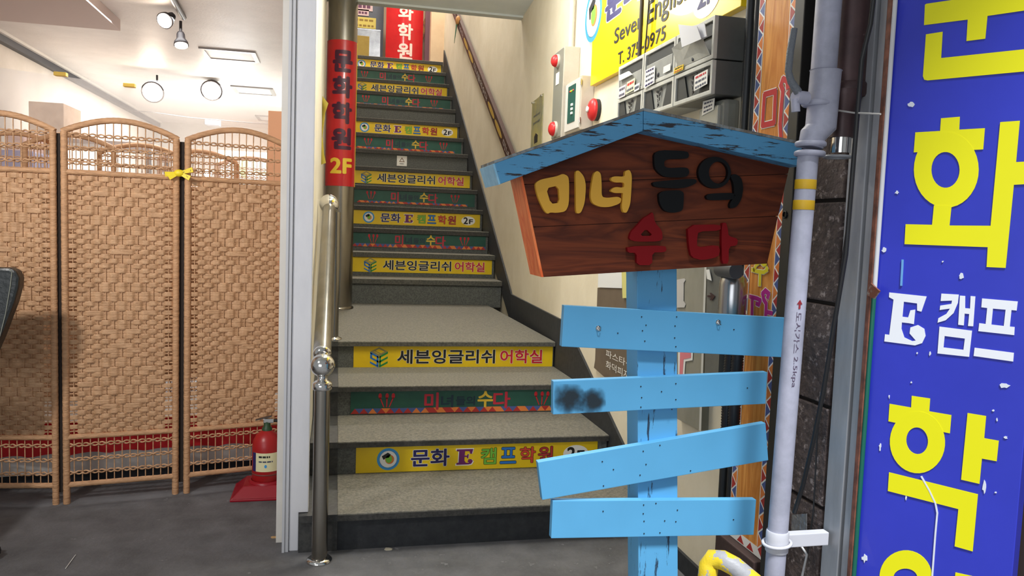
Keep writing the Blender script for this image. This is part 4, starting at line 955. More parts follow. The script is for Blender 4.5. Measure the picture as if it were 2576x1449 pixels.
def stroke(pts, wd, z, col, n=0):
    """curly painted stroke with a white rim, drawn on the strip sign"""
    for ww, mm, nn in ((wd*1.32, white_print, n+1), (wd, col, n+3)):
        g = G()
        P3 = [onX(u, v, OX-.0006-.0006*nn) for u, v in pts]
        for i in range(len(P3)-1):
            t_ = (P3[i+1]-P3[i]); 
            if t_.length < 1e-6: continue
            t_.normalize(); s_ = Vector((1, 0, 0)).cross(t_)*ww/2; ex = t_*ww*.25; P3 = [p+Vector((-.00008, 0, 0)) for p in P3]
            g.prism([[P3[i]-s_-ex, P3[i]+s_-ex, P3[i+1]+s_+ex, P3[i+1]-s_+ex]], D2)
        obj('painted_letter', g, mm, ost)
p7l = lambda pts: [px7(*p) for p in pts]
pc8 = lambda pts: [(1460+x/4.831, 660+y/4.831) for x, y in pts]
stroke(p7l([(1865, 690), (1850, 915), (1935, 895), (1945, 665), (1865, 690)]), .017, 0, red_print)
stroke(p7l([(2035, 640), (2030, 590), (2000, 575), (1985, 620), (2000, 660), (1990, 760), (1980, 900), (1985, 1000)]), .017, 0, red_print)
stroke(pc8([(2110, 95), (2140, 30), (2190, -10), (2230, 30), (2260, 20)]), .012, 0, lemon)
stroke(pc8([(2085, 90), (2150, 110), (2230, 120), (2275, 90), (2260, 60)]), .012, 0, lemon)
stroke(pc8([(2185, 120), (2180, 275)]), .014, 0, lemon)
stroke(pc8([(2060, 415), (2150, 440), (2190, 460), (2170, 515), (2140, 500)]), .013, 0, mag)
stroke(pc8([(2090, 430), (2085, 640), (2100, 720), (2190, 700)]), .015, 0, mag)
stroke(pc8([(2275, 430), (2290, 380), (2250, 345), (2215, 380), (2230, 450), (2260, 500), (2255, 640), (2270, 760)]), .015, 0, mag)
stroke(pc8([(2255, 600), (2330, 620)]), .013, 0, mag)
# frame beside the strip sign, plinth below
y0 = yR-.002
g = G().box((OX-.006, y0-.03, zB-.02), (WX0, y0, 2.5))
obj('trim_7', g, M('pale aluminium bead', (196, 192, 180), .35, .6), kind='structure', label='pale aluminium bead right of the strip sign', bev=.002)
obj('trim_8', G().box((OX-.028, y0-.078, 0), (WX0, y0-.031, 2.6)), M('black steel channel', (34, 34, 34), .5), kind='structure', label='black steel channel right of the strip sign', bev=.003)
obj('plinth', G().box((OX-.03, yR-.002, 0), (WX0, yL+.03, zB-.002)), M('dark brown plinth', (72, 52, 48), .7, var=((58, 42, 40), 20, .3, .7), bump=(40, .2)), kind='structure', label='dark brown plinth under the strip sign', bev=.004)
rg_ = onX(1974, 540, OX-.03)
g = G().tube([rg_+Vector((0, .009*math.cos(t), .009*math.sin(t))) for t in [2*math.pi*i/14 for i in range(15)]], .0022, 6, caps=False); g.tube([rg_+Vector((0, -.009, 0)), rg_+Vector((.03, -.03, 0))], .0024, 6)
obj('eye_hook', g, M('black iron', (28, 28, 30), .5, .5), label='small black eye hook beside the strip sign', cat='hook')

# ================================================================== GAS PIPE, RUSTY PIPE, SHOPFRONT METAL
def ygas(z): return 1.70
gp_m = M('grey painted gas pipe', (186, 186, 204), .45, var=((134, 136, 150), 6, .35, .75), var2=((92, 90, 92), 40, .72, .76))
gx0, gx1 = onY(2006, 620, 1.70), onY(1960, 1300, 1.70)
gp = thing('gas_pipe', (1.10, 1.70, 0), 'grey vertical gas pipe with two yellow bands and stencilled writing', 'pipe')
def gpx(z): return 1.098+(z-.55)*(1.109-1.098)/(1.246-.55) if z < 1.3 else 1.110+(z-1.3)*.028
GR = .0245
zs = [0, .3, .6, .9, 1.2, 1.46]
obj('lower_pipe', G().tube([(gpx(z), 1.70, z) for z in zs], GR, 24), gp_m, gp)
zc0, zc1 = onY(2040, 340, 1.70).z, onY(2045, 175, 1.70).z
cx = onY(2073, 250, 1.70).x
obj('valve_body', G().tube([(gpx(1.48)+.004, 1.70, zc0-.03), (gpx(1.5)+.008, 1.70, zc0), (cx-.004, 1.70, zc0+.02), (cx, 1.70, zc1)], [.029, .031, .036, .036], 24), gp_m, gp, bev=.002)
obj('upper_pipe', G().tube([(cx-.006, 1.70, zc1), (cx+.002, 1.70, 2.5)], .030, 24), gp_m, gp)
for z in (zc0-.022, zc0-.045, zc0+.075): obj('flange', G().lathe((gpx(z)+(.004 if z < zc0+.05 else .012), 1.70, z-.006), [(.033, 0), (.0365, .003), (.0365, .010), (.033, .013)], 24), gp_m, gp)
for v in (463, 515):
    q = onY(2010, v, 1.70); obj('yellow_band', G().lathe((gpx(q.z), 1.70, q.z-.012), [(GR+.0006, 0), (GR+.0008, .0005), (GR+.0008, .0225), (GR+.0006, .023)], 24), M('yellow band paint', (206, 164, 30), .5), gp)
# clamp and valve lever
q = onY(2000, 245, 1.68)
g = G().tube([q+Vector((.03, 0, 0)), q+Vector((-.004, -.006, 0))], .016, 12); g.tube([q+Vector((-.002, -.004, -.004)), q+Vector((.002, -.004, -.034))], .010, 10)
obj('valve_stem', g, gp_m, gp)
l = [onY(*p_, 1.672) for p_ in ((2008, 232), (1990, 205), (1983, 180), (1988, 130), (1998, 72))]
obj('lever', G().tube(l, [.010, .009, .0085, .0085, .008], 10), M('grey lever sleeve', (112, 116, 122), .5, bump=(200, .4)), gp)
# stencil writing runs down the pipe
dgrey = M('dark stencil ink', (84, 70, 92), .6)
def on_gp(u, v, z0, z1, r=GR+.0008):   # u along the pipe downwards, v across
    z = z0+(z1-z0)*u; a = R(-90-28+16+34*(v-.5)); return Vector((gpx(z)+r*math.cos(a), 1.70+r*math.sin(a), z))
zA, zB2 = onY(1990, 782, 1.70).z, onY(1968, 905, 1.70).z; zC = onY(1965, 970, 1.70).z
obj('stencil', text_g('도시가스', lambda u, v: on_gp(u, v, zA, zB2+.02), .008), dgrey, gp)
obj('stencil', text_g('2.5kpa', lambda u, v: on_gp(u, v*.9+.05, zB2+.012, zC), .008), dgrey, gp)
zR = onY(1992, 766, 1.70).z
obj('red_arrow', G().prism([[on_gp(u, v, zR+.014, zR-.008) for u, v in ((0, .5), (.5, .95), (.5, .65), (1, .65), (1, .35), (.5, .35), (.5, .05))]], (0, -.0006, 0)), M('dull red ink', (150, 40, 50), .6), gp)
# clamp at the foot
zk = onY(1960, 1365, 1.70).z; white_enamel = M('white painted clamp', (204, 204, 212), .45)
g = G().tube([(gpx(zk)+(GR+.009)*math.cos(t), 1.70+(GR+.009)*math.sin(t), zk+.004*math.cos(t)) for t in [2*math.pi*i/24 for i in range(25)]], .0042, 8, caps=False)
obj('clamp_ring', g, white_enamel, gp)
obj('clamp_sleeve', G().lathe((gpx(zk), 1.70, zk-.022), [(GR+.002, 0), (GR+.0035, .002), (GR+.0035, .05), (GR+.002, .054)], 24), white_enamel, gp)
obj('clamp_arm', G().box((gpx(zk)+GR+.006, 1.715, zk-.022), (WX0-.03, 1.74, zk+.012)), white_enamel, gp, bev=.002)
# rusty pipe behind
rust = M('rusty brown pipe', (84, 62, 62), .45, .3, var=((56, 42, 44), 10, .35, .7), var2=((120, 100, 96), 30, .66, .74))
q0, q1 = onX(2152, 60, 1.235), onX(2108, 330, 1.235)
rp_ = thing('rusty_pipe', (1.235, q1.y, q1.z), 'dark rusty brown downpipe ending beside the gas pipe', 'pipe')
yq = (q0.y+q1.y)/2
obj('pipe', G().tube([(1.24, yq, 1.60), (1.24, yq, 2.6)], .042, 24), rust, rp_)
obj('reducer', G().lathe((1.225, yq-.01, 1.50), [(.028, 0), (.028, .07), (.042, .10), (.042, .115)], 24), rust, rp_)
obj('coupling', G().lathe((1.24, yq, 1.60), [(.044, 0), (.048, .006), (.048, .03), (.044, .036)], 24), rust, rp_)
obj('tail', G().tube([(1.225, yq-.01, 1.515), (1.225, yq-.01, 1.462)], .024, 18), chrome, rp_)
obj('tail_clip', G().tube([(1.215+.03*math.cos(t), yq-.012+.03*math.sin(t), 1.452) for t in [2*math.pi*i/20 for i in range(21)]], .004, 6, caps=False), alu, rp_)
# stone wall blocks, metal strips  (all on the right wall, nearer the camera)
stone = M('dark brown rough stone', (92, 78, 74), .85, var=((60, 50, 48), 16, .35, .7), var2=((160, 146, 142), 45, .56, .68), bump=(50, .8))
ysa, ysb = onX(2030, 800, WX0-.01).y, onX(2113, 800, WX0-.01).y
bk = obj('wall_stone', G().box((WX0-.004, 1.65, 0), (WX0+.15, ysa+.10, 2.9)), M('dark mortar', (48, 42, 40), .9), kind='structure', label='dark rough stone wall strip behind the gas pipe')
zz = 0
rnd = random.Random(11)
while zz < 2.4:
    h = .27; obj('stone', G().box((WX0-.018-rnd.uniform(0, .004), ysb+.006, zz+.004), (WX0-.003, ysa+.02, zz+h-.006)), stone, bk, bev=.004); zz += h
def vstrip(name, u0, u1, v, x, th, mat, label, z0=0, z1=2.7, kind='structure', bev=.002, cat=None):
    a, b = onX(u0, v, x).y, onX(u1, v, x).y
    return obj(name, G().box((x, b, z0), (x+th, a, z1)), mat, kind=kind, label=label, bev=bev, cat=cat)
vstrip('trim_9', 2114, 2157, 700, WX0-.022, .02, alu, 'wide dull aluminium strip beside the stone wall')
vstrip('trim_10', 2158, 2166, 700, WX0-.010, .01, alu_dark, 'dark groove between the aluminium strips')
vstrip('trim_11', 2167, 2183, 700, WX0-.022, .02, alu, 'narrow aluminium strip next to the blue sign')
vstrip('trim_12', 2183, 2193, 700, WX0-.026, .008, M('rust brown frame edge', (142, 88, 68), .6, var=((70, 44, 38), 20, .4, .7)), 'rust brown frame edge next to the blue sign')
q = onX(2200, 700, WX0-.02)
g = G().tube([(WX0-.018, q.y, 0), (WX0-.018, q.y, 1.12)], .0055, 10)
obj('green_cable', g, M('dark green cable', (16, 96, 80), .4), label='dark green cable running down beside the blue sign', cat='cable')
obj('white_edge', G().tube([(WX0-.018, q.y, 1.12), (WX0-.018, q.y, 2.5)], .0055, 10), M('white plastic bead', (214, 214, 216), .4), label='white plastic bead above the green cable', cat='trim')
br_ = [onX(*p_, WX0-.03) for p_ in ((2190, 712), (2212, 732), (2198, 752), (2180, 742))]
obj('bracket', G().prism([br_], (.004, 0, 0)), M('rusted bracket', (140, 86, 66), .6, .4, var=((176, 170, 160), 30, .5, .6)), label='small rusted metal bracket at the edge of the blue sign', cat='bracket')
# loose cables in front of the stone wall
def cable(pts, r, mat, label, x=WX0-.10, cat='cable'):
    return obj('cable', G().tube([onX(u, v, x) if len(q_) == 2 else Vector(q_) for q_ in pts for u, v in [q_[:2]]], r, 8), mat, label=label, cat=cat)
blackc = M('black cable', (26, 26, 28), .45)
cable([(2202, -40), (2190, 60), (2168, 150), (2160, 250), (2146, 420), (2128, 640), (2098, 820), (2072, 980), (2046, 1110), (2020, 1220), (1998, 1290)], .0055, blackc, 'thick black cable hanging down over the dark stone wall')
cable([(2148, 410), (2142, 470), (2132, 560), (2095, 830), (2058, 1060), (2052, 1180), (2046, 1290), (2030, 1400)], .0022, blackc, 'thin black cable beside the thick one on the stone wall', WX0-.03)
cable([(2108, 278), (2150, 284), (2215, 287)], .0022, M('white cable end', (190, 186, 180), .5), 'short pale wire sticking out beside the rusty pipe', WX0-.10)
cable([(2000, 1350), (2030, 1395), (2018, 1449), (2010, 1500)], .003, M('pale grey cord', (200, 198, 196), .5), 'pale cord hanging from the white pipe clamp', WX0-.05)
p_ = [onX(u, v, WX0-.035) for u, v in ((1992, 1295), (2028, 1292), (2028, 1350), (1990, 1350))]
obj('tin_tag', G().prism([p_], (.003, 0, 0)), M('corrugated tin', (168, 168, 172), .35, .8, bump=(60, .5)), label='small ribbed tin tag wedged behind the gas pipe clamp', cat='tag')

# peeling yellow pipe, an upturned bend at the bottom edge
yp = M('peeling yellow pipe paint', (226, 196, 40), .5, var=((160, 160, 164), 17, .485, .50), bump=(40, .3))
Yp = 1.62
pts = [onY(*p_, Yp) for p_ in ((1782, 1600), (1781, 1500), (1780, 1450), (1783, 1422), (1793, 1406), (1808, 1400), (1826, 1406), (1862, 1436), (1962, 1534))]
for i, p_ in enumerate(pts): p_.y -= 0 if i < 5 else .02*(i-4)
obj('bent_pipe', G().tube(pts, .0225, 24), yp, label='yellow pipe bend with peeling paint at the foot of the signpost', cat='pipe')
q = onY(1775, 1440, Yp); obj_ = None

# ================================================================== POSTERS AND METER GEAR BEHIND THE PLANKS
def wallq(name, pts, x, th, mat, label, cat='poster', parent=None):
    P3 = [onX(u, v, x) for u, v in pts]
    return obj(name, G().prism([P3], (th, 0, 0)), mat, parent, label=label, cat=cat), P3
brown_b = M('grey brown banner cloth', (112, 98, 82), .7, var=((100, 86, 72), 6, .3, .7))
bn, P3 = wallq('hanging_banner', [(1494, 925), (1497, 905), (1503, 724), (1670, 708), (1668, 964), (1600, 950), (1520, 948)], WX0-.012, .003, brown_b, 'grey brown banner with white menu words behind the signpost', 'banner')
def btext(t_, a_, b_, nchar, gap):
    P0, P1, PW = onX(*a_, WX0-.0128), onX(*b_, WX0-.0128), onX(1570, a_[1], WX0-.0128)
    obj('lettering', text_g(t_, rect_fn(P0, (0, (PW.y-P0.y)/3*nchar, 0), (0, 0, P1.z-P0.z), (-.0008, 0, 0)), .006), white_print, bn)
btext('파스타·', (1524, 897), (1524.6, 878), 3.5, 0); btext('화덕피자', (1524, 925), (1526, 906), 3.9, 0)
wallq('white_poster', [(1504, 723), (1506, 640), (1566, 640), (1564, 725)], WX0-.016, .002, M('white poster sheet', (226, 226, 226), .6), 'white sheet fixed above the grey brown banner')
wallq('yellow_strip', [(1566, 750), (1562, 640), (1580, 640), (1580, 750)], WX0-.02, .002, M('pale yellow plastic', (214, 208, 130), .5), 'pale yellow strip beside the white sheet', 'strip')
gb, _ = wallq('weathered_board', [(1696, 1050), (1702, 640), (1778, 640), (1772, 790), (1762, 1083)], WX0-.03, .03, M('weathered grey panel', (150, 146, 132), .7, var=((128, 126, 112), 6, .35, .7), stretch=(1, 1, .5)), 'weathered grey utility panel on the wall right of the post', 'panel')
A = lambda pts, d=.032: [onX(u, v, WX0-d) for u, v in pts]
obj('panel_edge', G().prism([A([(1774, 640), (1779, 640), (1764, 1086), (1759, 1083)])], (-.001, 0, 0)), M('pale panel edge', (206, 204, 196), .6), gb)
obj('white_patch', G().prism([A(pc8([(1175, 210), (1265, 195), (1280, 215), (1258, 250), (1256, 470), (1280, 510), (1268, 548), (1175, 550)]))], (-.001, 0, 0)), M('whitish sealant', (196, 192, 188), .6), gb)
obj('pink_letter_outline', G().prism([A(pc8([(1190, 1060), (1370, 1080), (1365, 1190), (1278, 1205), (1262, 1420), (1190, 1420)]))], (-.001, 0, 0)), white_print, gb)
obj('pink_letter', G().prism([A(pc8([(1215, 1060), (1345, 1080), (1345, 1160), (1255, 1178), (1240, 1420), (1205, 1420)]), .033)], (-.001, 0, 0)), M('faded pink paint', (222, 130, 138), .6), gb)
cd, _ = wallq('conduit_box', [(1772, 960), (1780, 640), (1822, 640), (1806, 960)], WX0-.05, .05, M('grey conduit box', (112, 112, 106), .5, var=((94, 94, 90), 10, .35, .7)), 'grey conduit box with a black arrow beside the utility panel', 'conduit')
ar = [(1545, 400), (1588, 400), (1572, 372), (1590, 370), (1640, 412), (1605, 460), (1575, 460), (1592, 428), (1545, 420)]
obj('arrow_mark', G().prism([A(pc8(ar), .052)], (-.001, 0, 0)), M('dark maroon ink', (58, 30, 36), .5), cd)
obj('paper_scrap', G().prism([A(pc8([(1535, 90), (1572, 85), (1600, 225), (1545, 200)]), .054)], (-.002, 0, 0)), white_print, cd)
q = onX(1843, 740, WX0-.085)
mc = thing('metal_canister', (q.x, q.y, q.z-.2), 'shiny metal meter canister between the conduit box and strip sign', 'meter')
obj('canister', G().lathe((q.x, q.y, q.z-.14), [(.026, 0), (.040, .02), (.042, .05), (.042, .17), (.038, .19), (.026, .20)], 24), M('tin canister', (170, 170, 172), .25, .9), mc)
obj('cap', G().tube([(q.x-.03, q.y+.03, q.z+.075), (q.x-.03, q.y-.07, q.z+.075)], .024, 16), M('dark grey meter cap', (84, 86, 90), .4), mc)
obj('cap', G().tube([(q.x-.03, q.y+.03, q.z+.125), (q.x-.03, q.y-.07, q.z+.125)], .024, 16), MATS['dark grey meter cap'], mc)
for i, (u, v) in enumerate(((1838, 905), (1856, 905))):
    q = onX(u, v, WX0-.085); pts = [Vector((q.x, q.y+.004*math.sin(j*.05), q.z-.22+.0042*j)) for j in range(72)]
    obj('corrugated_hose', G().tube(pts, [.016+.003*(j % 2) for j in range(72)], 10), M('black corrugated hose', (36, 36, 42), .4), label='black corrugated hose behind the planks, '+('left' if i == 0 else 'right')+' of two', cat='hose', group='corrugated hoses behind the planks')

# ================================================================== YELLOW PAPERS ON THE LEFT WALL END
yp_m = M('yellow construction paper', (226, 208, 96), .7)
def curl(name, pts, label):
    g = G(); o_ = []
    for (u, v, d_) in pts: o_.append(onY(u, v, 5.0+d_))
    n = len(o_)//2
    g.add(o_+[p+Vector((0, .004, 0)) for p in o_], [(2*i, 2*i+1, 2*i+3, 2*i+2) for i in range(n-1)]+[(2*n+2*i, 2*n+2*i+2, 2*n+2*i+3, 2*n+2*i+1) for i in range(n-1)], True)
    return obj(name, g, yp_m, label=label, cat='paper')
curl('yellow_paper', [(800, 236, 0), (803, 232, 0), (800, 250, .0), (826, 260, -.12), (801, 290, .0), (818, 285, -.06), (803, 350, 0), (811, 345, -.02)], 'upper torn yellow paper curling off the ivory wall end')
curl('yellow_paper', [(801, 352, 0), (812, 345, -.02), (802, 380, 0), (815, 385, -.05), (802, 416, 0), (820, 410, -.07)], 'lower torn yellow paper curling off the ivory wall end')

# ================================================================== RATTAN SCREENS
PWD, PHT = .455, 1.589
def prim_meshes():
    me = {}
    g = G()   # frame: two posts, rails and an arched top
    def wrapt(pts, r, n=10):
        return pts
    def lined(a, b, k): return [Vector(a).lerp(Vector(b), i/k) for i in range(k+1)]
    def rr(n, r): return [r*(1+.07*(i % 2)) for i in range(n)]
    post = [G() for _ in range(2)]
    for i, x in enumerate((.014, PWD-.014)):
        p_ = lined((x, 0, 0), (x, 0, PHT-.01), 110); post[i].tube(p_, rr(len(p_), .0135), 8)
    arch = G(); p_ = [Vector((.006+(PWD-.012)*t, 0, PHT-.012+.062*math.sin(math.pi*t)**.9)) for t in [i/44 for i in range(45)]]
    arch.tube(p_, rr(45, .0125), 8)
    rails = []
    for z in (1.413, .290, .082):
        r_ = G(); p_ = lined((.02, 0, z), (PWD-.02, 0, z), 36); r_.tube(p_, rr(37, .0115), 8); rails.append(r_)
    ns = 13; sx = [(.028+(PWD-.056)*(i+.5)/ns) for i in range(ns)]
    def atop(x): return PHT-.012+.062*math.sin(math.pi*(x-.006)/(PWD-.012))**.9
    stakes = []
    for x in sx:
        s_ = G(); s_.tube([(x, 0, .082), (x, 0, atop(x))], .0024, 6); stakes.append(s_)
    twines = []
    for z in (1.569, 1.514, 1.452, .254, .191, .133):
        t_ = G()
        for ph in (0, math.pi):
            q = []; k = ns*6
            for i in range(k+1):
                x = .026+(PWD-.052)*i/k; a = math.pi*(x-sx[0])/(sx[1]-sx[0])+ph
                q.append((x, .006*math.cos(a), z+.0065*abs(math.sin(a))*(1 if ph else -1)))
            t_.tube(q, .0034, 6)
        twines.append(t_)
    strands = []
    nr = 54; z0, z1 = .303, 1.400; ph_ = (z1-z0)/nr; pit = sx[1]-sx[0]
    cen = [(.2275, z_) for z_ in (1.235, .88, .53)]
    for r_ in range(nr):
        z = z0+(r_+.5)*ph_; g = G(); vs = []; k = (ns+1)*6
        def sgn(j):
            xj = sx[0]+(j)*pit
            ins = any(abs(xj-cx_)/.155+abs(z-cz_)/.175 < 1 for cx_, cz_ in cen)
            return 1 if ((r_//2) if ins else r_)+j & 1 else -1
        for i in range(k+1):
            x = .026+(PWD-.052)*i/k; t = (x-sx[0])/pit; j = math.floor(t); f_ = min(1, max(0, (t-j-.5)*1.7+.5))
            a, b = sgn(j), sgn(j+1); s_ = a+(b-a)*(.5-.5*math.cos(math.pi*f_))
            edge = min(x-.026, PWD-.026-x); h = ph_*.54*(1 if edge > .033 else (.9 if r_ % 2 else .30))
            y = -s_*.0046
            bul = .0016
            vs += [(x, y, z-h), (x, y-bul, z-h*.62), (x, y-bul, z+h*.62), (x, y, z+h), (x, y+bul, z+h*.6), (x, y+bul, z-h*.6)]
        g.add(vs, [(6*i+q_, 6*(i+1)+q_, 6*(i+1)+(q_+1) % 6, 6*i+(q_+1) % 6) for i in range(k) for q_ in range(6)])
        strands.append(g)
    return post, arch, rails, stakes, twines, strands
def build_panel(parent, name, loc, ang):
    pn = bpy.data.objects.new(name, None); pn.empty_display_size = .1; COL.objects.link(pn); pn.parent = parent
    ORG[pn.name] = Vector((0, 0, 0))
    pn.location = Vector(loc)-ORG[parent.name]; pn.rotation_euler = (0, 0, ang)
    post, arch, rails, stakes, twines, strands = prim_meshes()
    for g_ in post: obj('post', g_, rattan_frame, pn)
    obj('arched_top', arch, rattan_frame, pn)
    for g_ in rails: obj('rail', g_, rattan_frame, pn)
    for g_ in stakes: obj('stake', g_, rattan, pn)
    for g_ in twines: obj('twine', g_, rattan, pn)
    for g_ in strands: obj('woven_strand', g_, rattan, pn)
    return pn
def copy_panel(src, parent, loc, ang):
    c = copy_tree(src); c.parent = parent; c.location = Vector(loc)-ORG[parent.name]; c.rotation_euler = (0, 0, ang)
    return c
fs = thing('folding_screen', (-.9, 3.63, 0), 'front woven rattan folding screen with arched panel tops', 'screen', 'rattan folding screens')
A0, A1 = Vector((-1.112, 3.588, 0)), Vector((-.662, 3.668, 0))
ang = math.atan2(A1.y-A0.y, A1.x-A0.x)
p1 = build_panel(fs, 'screen_panel', A0, ang)
B1 = Vector((-.645, 3.668, 0)); copy_panel(p1, fs, B1, math.atan2(.115, .44))
C0 = Vector((-1.126-.455*math.cos(.10), 3.588+.455*math.sin(.10), 0)); copy_panel(p1, fs, C0, -.10)
for (x, y) in ((-1.119, 3.592), (-.653, 3.672)):
    obj('dark_gap_strip', G().box((x-.016, y+.004, .05), (x+.016, y+.008, 1.57)), M('dark gap filler', (44, 34, 28), .9), fs)  # added dark strips give the panel gaps their shade by colour
fs2 = thing('folding_screen', (-.9, 5.2, 0), 'rear rattan folding screen seen through the open tops of the front one', 'screen', 'rattan folding screens')
def fitx(u, y): return onY(u, 420, y).x
ends = [(fitx(52, 4.55), 4.55), (fitx(241, 4.9), 4.9), (fitx(391, 5.35), 5.35), (fitx(540, 5.6), 5.6), (fitx(668, 6.1), 6.1)]
x_, y_ = fitx(60, 4.35)-.44, 4.45
for i, (u, yy, an) in enumerate(((-90, 4.5, .0), (56, 4.45, -.10), (243, 4.75, .28), (395, 5.0, .12), (541, 5.3, .30))):
    copy_panel(p1, fs2, (fitx(u, yy), yy, 0), an)

# yellow ribbon knot on the hinge line
kn = onY(452, 436, 3.655)
rb_ = thing('ribbon_tie', tuple(kn), 'yellow ribbon with black marks knotted between two screen panels', 'ribbon')
ribm = M('yellow warning ribbon', (240, 214, 40), .5, var=((40, 36, 30), 60, .60, .64))
obj('knot', G().lathe2(kn+Vector((0, -.012, 0)), .02, 12, 8, (1.1, .8, .8)), ribm, rb_)
for dx, dz, ln in ((-1, -.15, .055), (1, .3, .06), (-.9, -.5, .045), (.8, -.35, .05)):
    v_ = Vector((dx, 0, dz)).normalized(); s_ = Vector((-v_.z, 0, v_.x))*.011; c_ = kn+Vector((0, -.016, 0))
    obj('tail', G().hexa([c_-s_*.5, c_+s_*.5, c_+s_*.5+Vector((0, .003, 0)), c_-s_*.5+Vector((0, .003, 0))], [c_+v_*ln-s_+Vector((0, -.012, 0)), c_+v_*ln+s_+Vector((0, -.012, 0)), c_+v_*ln+s_+Vector((0, -.009, 0)), c_+v_*ln-s_+Vector((0, -.009, 0))]), ribm, rb_)

# ================================================================== BEHIND THE SCREENS
# red scalloped valance over a white bench skirt
vb = thing('covered_counter', (-.8, 3.95, 0), 'low white counter with a red scalloped valance behind the screens', 'counter')
def along(t): a, b = Vector((-1.62, 3.74, 0)), Vector((-.22, 3.93, 0)); return a.lerp(b, t)
nrm = Vector((.134, -.99, 0))
n = 60; pts = []
g = G(); lo = [along(i/n)+Vector((0, 0, .146+.016*abs(math.sin(math.pi*i/n*9)))) for i in range(n+1)]; hi = [along(i/n)+Vector((0, 0, .306)) for i in range(n+1)]
g.add([p for i in range(n+1) for p in (lo[i]+nrm*.01*math.sin(i*.9), hi[i])], [(2*i, 2*i+2, 2*i+3, 2*i+1) for i in range(n)], True)
g.add([p-nrm*.006 for i in range(n+1) for p in (lo[i]+nrm*.01*math.sin(i*.9), hi[i])], [(2*i, 2*i+2, 2*i+3, 2*i+1) for i in range(n)], True)
obj('red_valance', g, M('bright red cloth', (196, 18, 30), .7), vb)
g = G(); b_ = Vector((0, .02, 0)); g.hexa([along(0)+b_+Vector((0, 0, .065)), along(1)+b_+Vector((0, 0, .065)), along(1)+b_+Vector((0, .45, .065)), along(0)+b_+Vector((0, .45, .065))], [along(0)+b_+Vector((0, 0, .30)), along(1)+b_+Vector((0, 0, .30)), along(1)+b_+Vector((0, .45, .30)), along(0)+b_+Vector((0, .45, .30))])
obj('counter_body', g, M('white counter panel', (214, 212, 208), .6, var=((190, 188, 184), 6, .35, .7)), vb)
g = G(); b_ = Vector((0, .06, 0)); g.hexa([along(.02)+b_, along(.98)+b_, along(.98)+b_+Vector((0, .36, 0)), along(.02)+b_+Vector((0, .36, 0))], [along(.02)+b_+Vector((0, 0, .066)), along(.98)+b_+Vector((0, 0, .066)), along(.98)+b_+Vector((0, .36, .066)), along(.02)+b_+Vector((0, .36, .066))])
obj('plinth', g, M('black plinth', (24, 24, 30), .7), vb)
# glass partition: top edge seen across the ceiling
ga, gb_ = onY(0, 170, 4.55), None
zg = 1.972; gb_ = onZ(480, 238, zg); ga = onZ(0, 170, zg); dg = (gb_-ga).normalized(); g2 = gb_+dg*((-.215-gb_.x)/dg.x); g1 = ga-dg*.4
glass = bpy.data.materials.new('hazy shop glass'); glass.use_nodes = True; nt = glass.node_tree; N = nt.nodes; L = nt.links
for n_ in list(N): N.remove(n_)
out = N.new('ShaderNodeOutputMaterial'); tr_ = N.new('ShaderNodeBsdfTransparent'); df = N.new('ShaderNodeBsdfDiffuse'); gl = N.new('ShaderNodeBsdfGlossy'); gl.inputs['Roughness'].default_value = .08
tl_ = N.new('ShaderNodeBsdfTranslucent'); tl_.inputs[0].default_value = (1, .96, .94, 1)
df.inputs[0].default_value = (1, .96, .94, 1); mA = N.new('ShaderNodeMixShader'); mA.inputs[0].default_value = .18; mB = N.new('ShaderNodeMixShader'); mB.inputs[0].default_value = .07; mC = N.new('ShaderNodeMixShader'); mC.inputs[0].default_value = .5
L.new(df.outputs[0], mC.inputs[1]); L.new(tl_.outputs[0], mC.inputs[2]); L.new(tr_.outputs[0], mA.inputs[1]); L.new(mC.outputs[0], mA.inputs[2]); L.new(mA.outputs[0], mB.inputs[1]); L.new(gl.outputs[0], mB.inputs[2]); L.new(mB.outputs[0], out.inputs[0])
MATS['hazy shop glass'] = glass
th = Vector((-dg.y, dg.x, 0))*.006
e0, e1 = Vector((g1.x, g1.y, .0)), Vector((g2.x, g2.y, .0))
obj('glass_partition', G().hexa([e0, e1, e1+th, e0+th], [e0+Vector((0, 0, zg)), e1+Vector((0, 0, zg)), e1+th+Vector((0, 0, zg)), e0+th+Vector((0, 0, zg))]), glass, label='hazy clear glass partition standing behind the rattan screens', cat='glass partition')
for u, v in ((153, 188), (326, 216)):
    q = onZ(u, v, zg); 
    obj('glass_clip', G().box((q.x-.03, q.y-.02, zg-.008), (q.x+.03, q.y+.02, zg+.012)), M('yellow glass clip', (226, 186, 60), .5), label='small yellow clip on the top edge of the glass, '+('left' if u < 200 else 'right')+' one', cat='clip', group='clips on the glass edge', bev=.003)
